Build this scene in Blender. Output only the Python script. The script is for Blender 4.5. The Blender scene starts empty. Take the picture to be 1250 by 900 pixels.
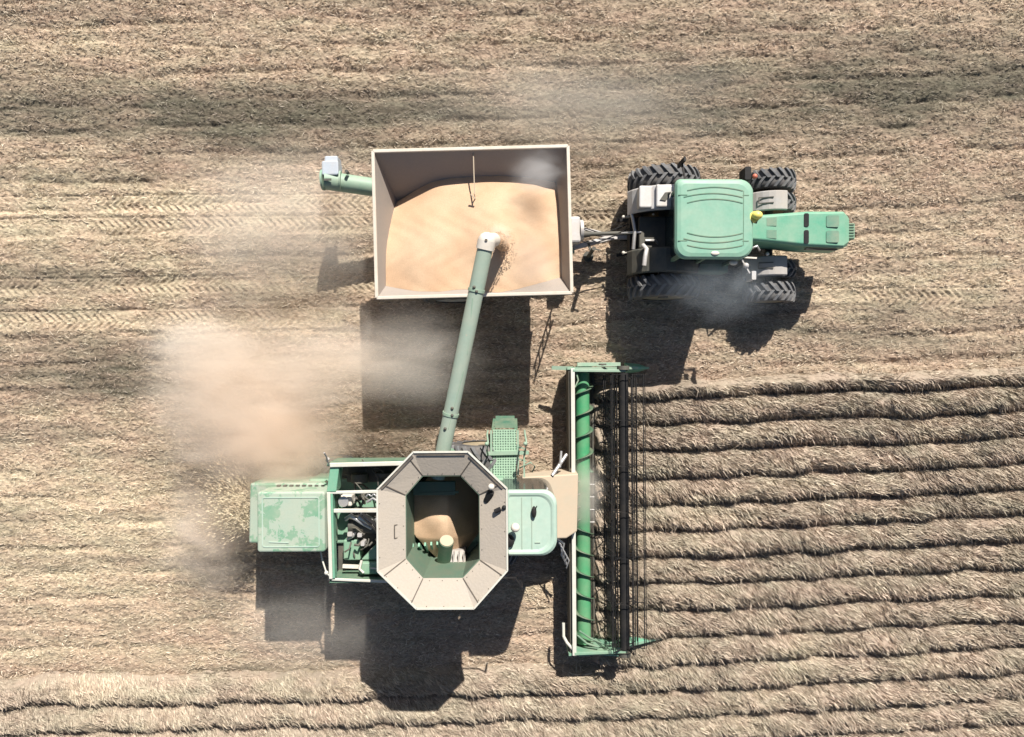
import bpy, math, random
import numpy as np
from mathutils import Vector, Matrix

random.seed(7)
C = bpy.context
scene = C.scene
R = math.radians
COL = scene.collection

# ------------------------------------------------------------------ camera, sky, sun, exposure
CAM_H = 18.5          # metres above the field, looking straight down
PXM = 45.0            # photo pixels per metre on the ground
cam_d = bpy.data.cameras.new('camera')
cam = bpy.data.objects.new('camera', cam_d); COL.objects.link(cam)
cam.location = (0, 0, CAM_H); cam.rotation_euler = (0, 0, 0)
cam_d.sensor_width = 36; cam_d.lens = 36 * CAM_H / (1250 / PXM)
cam_d.clip_start = .1; cam_d.clip_end = 2000
scene.camera = cam

SUN_V = Vector((.31, 1.06, 1.0)).normalized()        # towards the sun
elev = math.asin(SUN_V.z)
azim = math.atan2(SUN_V.x, SUN_V.y)                   # clockwise from +Y
w = bpy.data.worlds.new('World'); scene.world = w; w.use_nodes = True
wn = w.node_tree.nodes; wl = w.node_tree.links
sky = wn.new('ShaderNodeTexSky'); sky.sky_type = 'NISHITA'; sky.sun_disc = False
sky.sun_elevation = elev; sky.sun_rotation = azim
sky.dust_density = 1.0
wl.new(sky.outputs[0], wn['Background'].inputs[0]); wn['Background'].inputs[1].default_value = .05
sd = bpy.data.lights.new('sun', 'SUN'); sd.energy = 5.0; sd.angle = R(.55); sd.color = (1, .955, .88)
sun = bpy.data.objects.new('sun', sd); COL.objects.link(sun)
sun.rotation_euler = SUN_V.to_track_quat('Z', 'Y').to_euler()
sun.location = SUN_V * 60
vs = scene.view_settings
scene.display_settings.display_device = 'sRGB'
vs.view_transform = 'Standard'; vs.look = 'None'; vs.gamma = 1; vs.use_curve_mapping = False
vs.exposure = .72
scene.cycles.use_denoising = True
scene.cycles.max_bounces = 8; scene.cycles.diffuse_bounces = 2; scene.cycles.volume_bounces = 6
scene.cycles.volume_step_rate = 1.0; scene.cycles.volume_max_steps = 96
scene.cycles.transparent_max_bounces = 8

def P(px, py, h=0.0):
    k = (CAM_H - h) / CAM_H / PXM
    return Vector(((px - 625) * k, (450 - py) * k, h))

# ------------------------------------------------------------------ materials
def nodes_of(m):
    m.use_nodes = True
    return m.node_tree.nodes, m.node_tree.links
def mat(name, col, rough=.55, metal=0., dust=.25, dustcol=(.46, .36, .26), scale=2.5, bump=.0, coat=0., spec=.4, chips=None):
    """painted / metal surface with settled dust and stains"""
    m = bpy.data.materials.new(name); n, l = nodes_of(m)
    b = n['Principled BSDF']
    tc = n.new('ShaderNodeTexCoord')
    n1 = n.new('ShaderNodeTexNoise'); n1.inputs['Scale'].default_value = scale; n1.inputs['Detail'].default_value = 8; n1.inputs['Roughness'].default_value = .68
    l.new(tc.outputs['Object'], n1.inputs['Vector'])
    n2 = n.new('ShaderNodeTexNoise'); n2.inputs['Scale'].default_value = scale * 9; n2.inputs['Detail'].default_value = 4
    l.new(tc.outputs['Object'], n2.inputs['Vector'])
    hsv = n.new('ShaderNodeMix'); hsv.data_type = 'RGBA'
    hsv.inputs['A'].default_value = (col[0] * .86, col[1] * .86, col[2] * .86, 1); hsv.inputs['B'].default_value = (min(1, col[0] * 1.12), min(1, col[1] * 1.1), min(1, col[2] * 1.12), 1)
    l.new(n2.outputs[0], hsv.inputs['Factor'])
    last = hsv.outputs['Result']
    if chips:
        n3 = n.new('ShaderNodeTexNoise'); n3.inputs['Scale'].default_value = chips[0]; n3.inputs['Detail'].default_value = 9; n3.inputs['Roughness'].default_value = .68; n3.inputs['Distortion'].default_value = .3
        l.new(tc.outputs['Object'], n3.inputs['Vector'])
        r3 = n.new('ShaderNodeMapRange'); r3.inputs[1].default_value = chips[1]; r3.inputs[2].default_value = chips[1] + .03
        l.new(n3.outputs[0], r3.inputs[0])
        mx = n.new('ShaderNodeMix'); mx.data_type = 'RGBA'; mx.inputs['B'].default_value = (*chips[2], 1)
        l.new(r3.outputs[0], mx.inputs['Factor']); l.new(last, mx.inputs['A']); last = mx.outputs['Result']
    rp = n.new('ShaderNodeMapRange'); rp.inputs[1].default_value = .3; rp.inputs[2].default_value = .75
    rp.inputs[3].default_value = max(0, dust - .22); rp.inputs[4].default_value = min(1, dust + .25)
    l.new(n1.outputs[0], rp.inputs[0])
    md = n.new('ShaderNodeMix'); md.data_type = 'RGBA'; md.inputs['B'].default_value = (*dustcol, 1)
    l.new(rp.outputs[0], md.inputs['Factor']); l.new(last, md.inputs['A'])
    l.new(md.outputs['Result'], b.inputs['Base Color'])
    rr = n.new('ShaderNodeMapRange'); rr.inputs[3].default_value = rough - .1; rr.inputs[4].default_value = min(1, rough + .2)
    l.new(n1.outputs[0], rr.inputs[0]); l.new(rr.outputs[0], b.inputs['Roughness'])
    b.inputs['Metallic'].default_value = metal
    b.inputs['Specular IOR Level'].default_value = spec
    if bump:
        bp = n.new('ShaderNodeBump'); bp.inputs['Strength'].default_value = bump; bp.inputs['Distance'].default_value = .01
        l.new(n2.outputs[0], bp.inputs['Height']); l.new(bp.outputs[0], b.inputs['Normal'])
    return m

G = (.12, .40, .25)
M = {}
M['green'] = mat('faded_green_paint', (.10, .29, .19), .5, dust=.32, dustcol=(.42, .40, .30))
M['mint'] = mat('pale_green_roof', (.165, .355, .255), .45, dust=.22, dustcol=(.40, .44, .34), scale=1.6)
M['hoodgreen'] = mat('hood_green', (.11, .33, .215), .42, dust=.16, dustcol=(.40, .42, .32))
M['rearhood'] = mat('rubbed_rear_hood', (.30, .40, .32), .5, dust=.38, dustcol=(.42, .41, .32), scale=3, chips=(2.0, .515, (.07, .27, .16)))
M['cabroof'] = mat('combine_cab_roof', (.30, .45, .37), .45, dust=.30, dustcol=(.54, .54, .45), scale=1.2)
M['auger'] = mat('bright_green_auger', (.025, .27, .11), .42, dust=.12, dustcol=(.42, .36, .26), scale=1.2)
M['flight'] = mat('dark_flighting', (.02, .10, .055), .5, dust=.12)
M['darkgreen'] = mat('deep_green_frame', (.05, .17, .11), .55, dust=.2)
M['panel'] = mat('dusty_tank_panel', (.37, .33, .28), .7, bump=.6, dust=.42, dustcol=(.42, .355, .28), scale=2.2)
M['seam'] = mat('panel_seam', (.05, .046, .042), .7, dust=.03)
M['tankwall'] = mat('tank_inner_wall', (.08, .17, .12), .6, dust=.35, dustcol=(.20, .17, .12))
M['dirt'] = mat('dirty_platform', (.05, .055, .045), .8, dust=.3, dustcol=(.20, .16, .12), scale=5)
M['white'] = mat('off_white_tube', (.58, .60, .54), .5, dust=.3)
M['cream'] = mat('cart_inside_paint', (.27, .245, .22), .6, dust=.4, dustcol=(.34, .28, .23))
M['rim'] = mat('cart_rim', (.62, .58, .50), .5, dust=.35)
M['carto'] = mat('cart_outside_green', (.10, .27, .17), .5, dust=.4)
M['grey'] = mat('grey_plastic', (.34, .34, .34), .6, dust=.28)
M['lgrey'] = mat('light_grey_metal', (.50, .50, .50), .5, metal=.2, dust=.25)
M['bluegrey'] = mat('blue_grey_spout', (.40, .46, .52), .6, dust=.15)
M['tan'] = mat('dust_covered_plate', (.36, .36, .28), .8, dust=.75, dustcol=(.50, .38, .27), scale=1.8)
M['black'] = mat('black_steel', (.012, .013, .015), .55, dust=.0, dustcol=(.12, .10, .08), spec=.15)
M['dark'] = mat('grime_and_shade_dark', (.05, .055, .05), .6, dust=.25, dustcol=(.22, .18, .13))  # grime on machinery; also the shade painted on the tractor's near rear fender
M['rubber'] = mat('tyre_rubber', (.045, .05, .058), .75, dust=.24, dustcol=(.30, .26, .22), scale=4)
M['lug'] = mat('tyre_lug_rubber', (.085, .095, .108), .75, dust=.26, dustcol=(.32, .28, .24), scale=4)
M['yellow'] = mat('yellow_lamp', (.85, .72, .16), .4, dust=.1)
M['rimyellow'] = mat('wheel_rim_yellow', (.70, .50, .06), .5, dust=.3)
M['grimyrim'] = mat('grimy_wheel_rim', (.16, .14, .08), .6, dust=.4)
M['red'] = mat('red_lamp', (.55, .12, .07), .4, dust=.2)
M['cap'] = mat('white_cap', (.70, .66, .58), .5, dust=.25)
M['tubegreen'] = mat('grey_green_tube', (.26, .36, .29), .5, dust=.30, dustcol=(.44, .42, .33), scale=2, chips=(5, .66, (.42, .38, .30)))
M['cartauger'] = mat('cart_auger_green', (.19, .33, .235), .5, dust=.28, dustcol=(.42, .40, .32))
M['chrome'] = mat('bare_steel', (.55, .55, .54), .35, metal=.6, dust=.15)

def glass_mat():
    m = bpy.data.materials.new('tinted_cab_glass'); n, l = nodes_of(m)
    b = n['Principled BSDF']; b.inputs['Base Color'].default_value = (.02, .03, .03, 1); b.inputs['Roughness'].default_value = .08
    nz = n.new('ShaderNodeTexNoise'); nz.inputs['Scale'].default_value = 3; rr = n.new('ShaderNodeMapRange'); rr.inputs[3].default_value = .05; rr.inputs[4].default_value = .3
    l.new(nz.outputs[0], rr.inputs[0]); l.new(rr.outputs[0], b.inputs['Roughness'])
    return m
M['glass'] = glass_mat()

def mesh_screen_mat():
    """punched walkway plate: dark holes in a staggered lattice"""
    m = bpy.data.materials.new('punched_walkway'); n, l = nodes_of(m); b = n['Principled BSDF']
    tc = n.new('ShaderNodeTexCoord'); v = n.new('ShaderNodeTexVoronoi'); v.inputs['Scale'].default_value = 16; v.inputs['Randomness'].default_value = .1
    l.new(tc.outputs['Object'], v.inputs['Vector'])
    r = n.new('ShaderNodeMapRange'); r.inputs[1].default_value = .25; r.inputs[2].default_value = .38
    l.new(v.outputs['Distance'], r.inputs[0])
    mx = n.new('ShaderNodeMix'); mx.data_type = 'RGBA'; mx.inputs['A'].default_value = (.035, .07, .05, 1); mx.inputs['B'].default_value = (.29, .42, .30, 1)
    l.new(r.outputs[0], mx.inputs['Factor']); l.new(mx.outputs['Result'], b.inputs['Base Color']); b.inputs['Roughness'].default_value = .6
    return m
M['punched'] = mesh_screen_mat()

def grain_mat():
    m = bpy.data.materials.new('grain'); n, l = nodes_of(m); b = n['Principled BSDF']
    tc = n.new('ShaderNodeTexCoord')
    n1 = n.new('ShaderNodeTexNoise'); n1.inputs['Scale'].default_value = 1.1; n1.inputs['Detail'].default_value = 5
    n2 = n.new('ShaderNodeTexNoise'); n2.inputs['Scale'].default_value = 90; n2.inputs['Detail'].default_value = 2
    l.new(tc.outputs['Object'], n1.inputs['Vector']); l.new(tc.outputs['Object'], n2.inputs['Vector'])
    mx = n.new('ShaderNodeMix'); mx.data_type = 'RGBA'; mx.inputs['A'].default_value = (.54, .35, .215, 1); mx.inputs['B'].default_value = (.61, .43, .28, 1)
    rp = n.new('ShaderNodeMapRange'); rp.inputs[1].default_value = .35; rp.inputs[2].default_value = .65; l.new(n1.outputs[0], rp.inputs[0])
    l.new(rp.outputs[0], mx.inputs['Factor'])
    m2 = n.new('ShaderNodeMix'); m2.data_type = 'RGBA'; m2.blend_type = 'MULTIPLY'; m2.inputs['Factor'].default_value = .5
    cr = n.new('ShaderNodeMapRange'); cr.inputs[1].default_value = .3; cr.inputs[2].default_value = .7; cr.inputs[3].default_value = .55; cr.inputs[4].default_value = 1.2
    l.new(n2.outputs[0], cr.inputs[0]); l.new(mx.outputs['Result'], m2.inputs['A']); l.new(cr.outputs[0], m2.inputs['B'])
    l.new(m2.outputs['Result'], b.inputs['Base Color']); b.inputs['Roughness'].default_value = .8
    bp = n.new('ShaderNodeBump'); bp.inputs['Strength'].default_value = .9; bp.inputs['Distance'].default_value = .012
    l.new(n2.outputs[0], bp.inputs['Height']); l.new(bp.outputs[0], b.inputs['Normal'])
    return m
M['grain'] = grain_mat()

# ------------------------------------------------------------------ mesh collecting helper
class MB:
    def __init__(s): s.v = []; s.f = []; s.sm = []; s.cuts = []
    def cut(s): s.cuts.append((len(s.v), len(s.f))); return s
    def build_each(s, name, material, parent=None, **kw):
        """every piece between two cuts becomes a mesh of its own"""
        out = []; c = [(0, 0)] + s.cuts + [(len(s.v), len(s.f))]
        for (v0, f0), (v1, f1) in zip(c, c[1:]):
            if v1 == v0: continue
            m = MB(); m.v = s.v[v0:v1]; m.f = [tuple(i - v0 for i in f) for f in s.f[f0:f1]]; m.sm = s.sm[f0:f1]
            out.append(m.build(name, material, parent, **kw))
        return out
    def add(s, vs_, fs, smooth=False):
        o = len(s.v); s.v += [tuple(v) for v in vs_]; s.f += [tuple(i + o for i in f) for f in fs]; s.sm += [smooth] * len(fs); return s
    def box(s, x0, x1, y0, y1, z0, z1):
        v = [(x0, y0, z0), (x1, y0, z0), (x1, y1, z0), (x0, y1, z0), (x0, y0, z1), (x1, y0, z1), (x1, y1, z1), (x0, y1, z1)]
        return s.add(v, [(3, 2, 1, 0), (4, 5, 6, 7), (0, 1, 5, 4), (1, 2, 6, 5), (2, 3, 7, 6), (3, 0, 4, 7)])
    def bar(s, a, b, w_, h_=None, up=(0, 0, 1)):
        a = Vector(a); b = Vector(b); h_ = h_ or w_
        d = (b - a).normalized(); u = Vector(up)
        if abs(d.dot(u)) > .97: u = Vector((1, 0, 0))
        sx = d.cross(u).normalized() * w_ / 2; uz = sx.cross(d).normalized() * h_ / 2
        v = [a - sx - uz, a + sx - uz, a + sx + uz, a - sx + uz, b - sx - uz, b + sx - uz, b + sx + uz, b - sx + uz]
        return s.add(v, [(0, 1, 2, 3), (7, 6, 5, 4), (0, 4, 5, 1), (1, 5, 6, 2), (2, 6, 7, 3), (3, 7, 4, 0)])
    def cyl(s, a, b, r, r2=None, n=20, caps=True):
        a = Vector(a); b = Vector(b); r2 = r if r2 is None else r2
        d = (b - a).normalized(); u = Vector((0, 0, 1)) if abs(d.z) < .9 else Vector((1, 0, 0))
        x = d.cross(u).normalized(); y = d.cross(x)
        v = []
        for c, rr in ((a, r), (b, r2)):
            for i in range(n):
                t = 2 * math.pi * i / n; v.append(c + x * math.cos(t) * rr + y * math.sin(t) * rr)
        s.add(v, [(i, (i + 1) % n, n + (i + 1) % n, n + i) for i in range(n)], True)
        if caps: s.add(v, [tuple(range(n))[::-1], tuple(range(n, 2 * n))])
        return s
    def tube(s, pts, r, n=10):
        pts = [Vector(p) for p in pts]
        rings = []
        x = None
        for i, p in enumerate(pts):
            d = (pts[min(i + 1, len(pts) - 1)] - pts[max(i - 1, 0)]).normalized()
            if x is None:
                u = Vector((0, 0, 1)) if abs(d.z) < .9 else Vector((1, 0, 0)); x = d.cross(u).normalized()
            else: x = (x - d * x.dot(d)).normalized()
            y = d.cross(x)
            rings.append([p + x * math.cos(2 * math.pi * k / n) * r + y * math.sin(2 * math.pi * k / n) * r for k in range(n)])
        v = [q for rg in rings for q in rg]; f = []
        for i in range(len(pts) - 1):
            for k in range(n): f.append((i * n + k, i * n + (k + 1) % n, (i + 1) * n + (k + 1) % n, (i + 1) * n + k))
        s.add(v, f, True); s.add(v, [tuple(range(n))[::-1], tuple(range(len(v) - n, len(v)))])
        return s
    def ball(s, c, r, n=14, m_=9, sz=(1, 1, 1)):
        c = Vector(c); v = []; f = []
        for j in range(m_ + 1):
            ph = math.pi * j / m_
            for i in range(n):
                t = 2 * math.pi * i / n
                v.append(c + Vector((math.sin(ph) * math.cos(t) * r * sz[0], math.sin(ph) * math.sin(t) * r * sz[1], math.cos(ph) * r * sz[2])))
        for j in range(m_):
            for i in range(n): f.append((j * n + i, (j + 1) * n + i, (j + 1) * n + (i + 1) % n, j * n + (i + 1) % n))
        return s.add(v, f, True)
    def prism(s, poly, z0, z1):
        """poly: xy list, counter-clockwise"""
        n = len(poly); z0 = z0 if hasattr(z0, '__len__') else [z0] * n; z1 = z1 if hasattr(z1, '__len__') else [z1] * n
        v = [(p[0], p[1], z0[i]) for i, p in enumerate(poly)] + [(p[0], p[1], z1[i]) for i, p in enumerate(poly)]
        f = [tuple(range(n))[::-1], tuple(range(n, 2 * n))] + [(i, (i + 1) % n, n + (i + 1) % n, n + i) for i in range(n)]
        return s.add(v, f)
    def loft(s, rings, closed=True, caps=True, smooth=False):
        n = len(rings[0]); v = [p for r_ in rings for p in r_]; f = []
        for i in range(len(rings) - 1):
            for k in range(n if closed else n - 1): f.append((i * n + k, i * n + (k + 1) % n, (i + 1) * n + (k + 1) % n, (i + 1) * n + k))
        s.add(v, f, smooth)
        if caps: s.add(v, [tuple(range(n))[::-1], tuple(range(len(v) - n, len(v)))])
        return s
    def build(s, name, material, parent=None, bevel=0., loc=None, seg=2, subsurf=0, solid=0.):
        me = bpy.data.meshes.new(name)
        off = Vector((0, 0, 0))
        if parent is not None and loc is None: off = Vector(parent.get('base', (0, 0, 0)))
        me.from_pydata([(v[0] - off.x, v[1] - off.y, v[2] - off.z) for v in s.v], [], s.f)
        me.polygons.foreach_set('use_smooth', s.sm); me.update()
        o = bpy.data.objects.new(name, me); COL.objects.link(o)
        me.materials.append(M[material] if isinstance(material, str) else material)
        import bmesh
        bm = bmesh.new(); bm.from_mesh(me); bmesh.ops.recalc_face_normals(bm, faces=bm.faces); bm.to_mesh(me); bm.free()
        if parent is not None:
            o.parent = parent; o['base'] = tuple(off)
        if loc is not None: o.location = loc
        if solid:
            md = o.modifiers.new('solid', 'SOLIDIFY'); md.thickness = solid; md.offset = 0
        if bevel:
            md = o.modifiers.new('bevel', 'BEVEL'); md.width = bevel; md.segments = seg; md.limit_method = 'ANGLE'; md.angle_limit = R(40)
        return o

def thing(name, base, label, cat, rotz=0, group=None):
    o = bpy.data.objects.new(name, None); COL.objects.link(o); o.location = base; o.rotation_euler = (0, 0, rotz)
    o['base'] = tuple(base); o['label'] = label; o['category'] = cat
    if group: o['group'] = group
    return o
def fin(root):
    def rec(o):
        if 'base' in o.keys(): del o['base']
        for c in o.children: rec(c)
    rec(root)

def rrect(x0, x1, y0, y1, r, n=6, rs=None):
    rs = rs or (r, r, r, r)      # corners: x1y0, x1y1, x0y1, x0y0
    out = []
    for (cx, cy, a0), rr in zip(((x1, y0, -90), (x1, y1, 0), (x0, y1, 90), (x0, y0, 180)), rs):
        ox = cx - rr if cx == x1 else cx + rr; oy = cy - rr if cy == y1 else cy + rr
        for i in range(n + 1):
            t = R(a0 + 90 * i / n); out.append((ox + rr * math.cos(t), oy + rr * math.sin(t)))
    return out

# wheels -----------------------------------------------------------
def wheel_parts(parent, c, r, wd, base, lugs=22, rim_mat='grimyrim', name='wheel', lug_h=.055):
    """tyre mesh is the part; lugs and rim are its sub-parts.  axle along Y."""
    b = MB(); n = 48
    prof = [(-.5, .62), (-.5, .86), (-.44, .95), (-.25, .985), (0, 1), (.25, .985), (.44, .95), (.5, .86), (.5, .62)]
    rings = []
    R0 = r - lug_h
    for i in range(n):
        t = 2 * math.pi * i / n
        rings.append([(R0 * q * math.cos(t), p * wd, R0 * q * math.sin(t)) for p, q in prof])
    k = len(prof); v = [p for rg in rings for p in rg]; f = []
    for i in range(n):
        for j in range(k - 1): f.append((i * k + j, i * k + j + 1, ((i + 1) % n) * k + j + 1, ((i + 1) % n) * k + j))
    b.add(v, f, True)
    t_ = b.build(name, 'rubber', parent, loc=Vector(c) - Vector(base)); t_['base'] = (0, 0, 0)
    lg = MB()
    for i in range(lugs):
        for sgn in (-1, 1):
            t0 = 2 * math.pi * (i + (.5 if sgn > 0 else 0)) / lugs; dt = 2 * math.pi / lugs
            pts = []
            for u in (0.0, .25, .5, .75, 1.0):
                yy = sgn * wd * (.53 * u - .03); q = 1 - .06 * max(0, u - .55) / .45 * 1.0
                tt = t0 + dt * .9 * u
                pts.append((yy, tt, q))
            wl_ = dt * .17
            v = []
            for yy, tt, q in pts:
                for a, rr in ((-wl_, R0 * q - .02), (wl_, R0 * q - .02), (wl_, R0 * q + lug_h), (-wl_, R0 * q + lug_h)):
                    v.append((rr * math.cos(tt + a), yy, rr * math.sin(tt + a)))
            f = []
            for j in range(4):
                for k2 in range(4): f.append((j * 4 + k2, j * 4 + (k2 + 1) % 4, (j + 1) * 4 + (k2 + 1) % 4, (j + 1) * 4 + k2))
            f += [(0, 1, 2, 3), (16, 17, 18, 19)]
            lg.add(v, f)
    o = lg.build('tread_lugs', 'lug', t_, loc=(0, 0, 0))
    rm = MB()
    for sgn in (-1, 1):
        rm.cyl((0, sgn * wd * .30, 0), (0, sgn * wd * .46, 0), R0 * .30, R0 * .63, n=32, caps=False)
    rm.cyl((0, -wd * .3, 0), (0, wd * .3, 0), R0 * .32, n=24)
    rm.build('rim', rim_mat, t_, loc=(0, 0, 0))
    hb = MB(); hb.cyl((0, -wd * .42, 0), (0, wd * .42, 0), .11, n=16)
    hb.build('hub', 'dark', t_, loc=(0, 0, 0))
    return t_

# ------------------------------------------------------------------ fast lattice noise
def vnoise(x, y, s, seed, ay=1.0):
    rng = np.random.RandomState(seed); N = 256
    lat = rng.rand(N, N)
    u = x / s; v_ = y / (s * ay)
    i = np.floor(u).astype(int); j = np.floor(v_).astype(int); fu = u - i; fv = v_ - j
    fu = fu * fu * (3 - 2 * fu); fv = fv * fv * (3 - 2 * fv)
    i0 = i % N; i1 = (i + 1) % N; j0 = j % N; j1 = (j + 1) % N
    return (lat[i0, j0] * (1 - fu) + lat[i1, j0] * fu) * (1 - fv) + (lat[i0, j1] * (1 - fu) + lat[i1, j1] * fu) * fv
def fbm(x, y, s, seed, o=4, ay=1.0):
    t = 0; a = 1; z = 0
    for k in range(o):
        t = t + a * vnoise(x, y, s / 2 ** k, seed + k * 17, ay); z += a; a *= .55
    return t / z
def sstep(a, b, x):
    t = np.clip((x - a) / (b - a), 0, 1); return t * t * (3 - 2 * t)

ROW = .705
def row_phase(x, y):
    """whole numbers lie in the dark gaps between the crop rows"""
    xs = np.clip(x, -40, 40)
    slope = .050 * np.clip(xs - 3.5, 0, 40) + .030 * np.clip(xs - 3.5, -40, 0)
    wig = .22 * (fbm(x, y, 4.0, 5, 2) - .5) + .17 * (fbm(x, y * .6, .9, 9, 3) - .5)
    return (y - (-.84) - slope - wig) / ROW
def crop_mask(x, y):
    ph = row_phase(x, y)
    e = .12 * (fbm(x, y, .5, 31, 2) - .5)
    right = sstep(2.1, 2.35, x + e) * sstep(.72, .30, ph + 1.4 * e)
    low = sstep(-9.95, -10.15, ph + 2.4 * e)
    return np.maximum(right, low)

TRACKS = [(247, .22, -16, 2.6, 0), (275, .24, -16, 3.6, 1), (347, .22, -16, 2.6, 0), (388, .25, -16, -4.6, 1), (232, .22, 2.0, 3.2, 0), (372, .24, 8.2, 16, 1)]
def ground_z(x, y):
    z = .05 * (fbm(x, y, 3.0, 3, 3) - .5) + .05 * (fbm(x, y, .33, 11, 3, .55) - .5) + .050 * (fbm(x, y, .085, 21, 2, .7) - .5)
    ph = row_phase(x, y)
    gap = np.abs(ph - np.round(ph)) * 2
    amp = sstep(.34, .62, fbm(x, y * 4, 1.5, 44, 3)) * (.6 + .8 * vnoise(x, y, .18, 45))
    z = z - .052 * amp * np.exp(-(gap / (.16 + .2 * vnoise(x, y * 3, .7, 46))) ** 2)
    z = z + .05 * (fbm(x, y * 7, 1.6, 47, 4) - .5)
    for (py, hw, xa, xb, kind) in TRACKS:
        yc = (450 - py) / PXM + .012 * (x + 5) + .05 * (vnoise(x, x * 0, 3.1, py) - .5)
        d = y - yc; inside = sstep(hw, hw - .05, np.abs(d)) * sstep(xa, xa + .5, x) * sstep(xb, xb - .5, x)
        pat = np.sin(2 * np.pi * (x + (np.abs(d) if kind else -np.abs(d) + .12 * (d > 0)) * 1.0) / .20)
        pat = np.clip(pat * 1.3, -1, 1)
        fade = .15 + 1.0 * sstep(.40, .66, fbm(x, y * 1.5, 1.3, 71 + py, 3))
        z = z * (1 - .25 * inside) + inside * (-.022 + .021 * pat * fade)
        edge = np.exp(-((np.abs(d) - hw - .03) / .035) ** 2) * sstep(xa, xa + .5, x) * sstep(xb, xb - .5, x)
        z = z - .03 * edge * (d > 0)
    return z
def g_(x, y, px, py, sx, sy):
    X = (px - 625) / PXM; Y = (450 - py) / PXM
    return np.exp(-((x - X) / (sx / PXM)) ** 2 - ((y - Y) / (sy / PXM)) ** 2)
def dark_tone(x, y):
    """0 = light dry litter, 1 = bare dark soil showing"""
    t = .9 * g_(x, y, 120, 140, 330, 38) + .95 * g_(x, y, 1150, 105, 300, 45) + .7 * g_(x, y, 800, 118, 200, 50)
    t += .55 * g_(x, y, 90, 448, 230, 50) + .45 * g_(x, y, 1080, 405, 200, 34) + .6 * g_(x, y, 500, 140, 260, 36)
    t += .35 * g_(x, y, 150, 215, 300, 16) + .25 * g_(x, y, 40, 340, 200, 10)
    t *= .55 + .9 * fbm(x, y * 4, 1.8, 51, 3)
    t += .35 * (fbm(x, y * 3.0, 1.3, 61, 4) - .5)
    t += 1.5 * (fbm(x, y * 12, 7.0, 161, 4) - .52) + .7 * (fbm(x, y * 16, 2.5, 167, 3) - .5)
    return np.clip(t, 0, 1)
def pale_tone(x, y):
    """1 = yellowish chaff-covered ground"""
    t = .9 * g_(x, y, 110, 650, 280, 110) + .35 * g_(x, y, 1100, 290, 320, 40) + .3 * g_(x, y, 200, 60, 400, 30) + .45 * g_(x, y, 80, 300, 380, 80)
    t += .4 * (fbm(x, y * 2, 1.0, 81, 3) - .5) + 1.9 * np.clip(fbm(x, y * 11, 6.0, 181, 4) - .49, 0, 1)
    for (py, hw, xa, xb, kind) in TRACKS:
        yc = (450 - py) / PXM + .012 * (x + 5); t = t + .5 * np.exp(-((y - yc) / .28) ** 2) * (x > xa) * (x < xb)
    return np.clip(t, 0, 1)

def add_attr(me, name, data):
    a = me.attributes.new(name, 'FLOAT', 'POINT'); a.data.foreach_set('value', data.astype(np.float32).ravel())
def np_mesh(name, v, f, material, smooth=False):
    me = bpy.data.meshes.new(name)
    me.vertices.add(len(v)); me.vertices.foreach_set('co', v.astype(np.float32).ravel())
    k = f.shape[1]
    me.loops.add(f.size); me.loops.foreach_set('vertex_index', f.astype(np.int32).ravel())
    me.polygons.add(len(f)); me.polygons.foreach_set('loop_start', np.arange(0, f.size, k, dtype=np.int32))
    me.polygons.foreach_set('loop_total', np.full(len(f), k, dtype=np.int32))
    me.update(calc_edges=True)
    if smooth: me.polygons.foreach_set('use_smooth', np.ones(len(f), dtype=bool))
    me.materials.append(material)
    o = bpy.data.objects.new(name, me); COL.objects.link(o); return o, me

# ------------------------------------------------------------------ ground sheet
def hue_patches(n, l, sock):
    """field colour drifts between pinkish and olive in soft patches"""
    tc = n.new('ShaderNodeTexCoord'); mp = n.new('ShaderNodeMapping'); mp.inputs['Scale'].default_value = (1, 2.5, 1); l.new(tc.outputs['Object'], mp.inputs['Vector'])
    nz = n.new('ShaderNodeTexNoise'); nz.inputs['Scale'].default_value = .9; nz.inputs['Detail'].default_value = 5; nz.inputs['Roughness'].default_value = .65; l.new(mp.outputs[0], nz.inputs['Vector'])
    r = n.new('ShaderNodeMapRange'); r.inputs[1].default_value = .36; r.inputs[2].default_value = .64; l.new(nz.outputs[0], r.inputs[0])
    t = n.new('ShaderNodeMix'); t.data_type = 'RGBA'; t.inputs['A'].default_value = (1.05, .985, .95, 1); t.inputs['B'].default_value = (.965, .99, .935, 1); l.new(r.outputs[0], t.inputs['Factor'])
    m = n.new('ShaderNodeMix'); m.data_type = 'RGBA'; m.blend_type = 'MULTIPLY'; m.inputs['Factor'].default_value = 1; l.new(sock, m.inputs['A']); l.new(t.outputs['Result'], m.inputs['B'])
    return m.outputs['Result']
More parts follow.
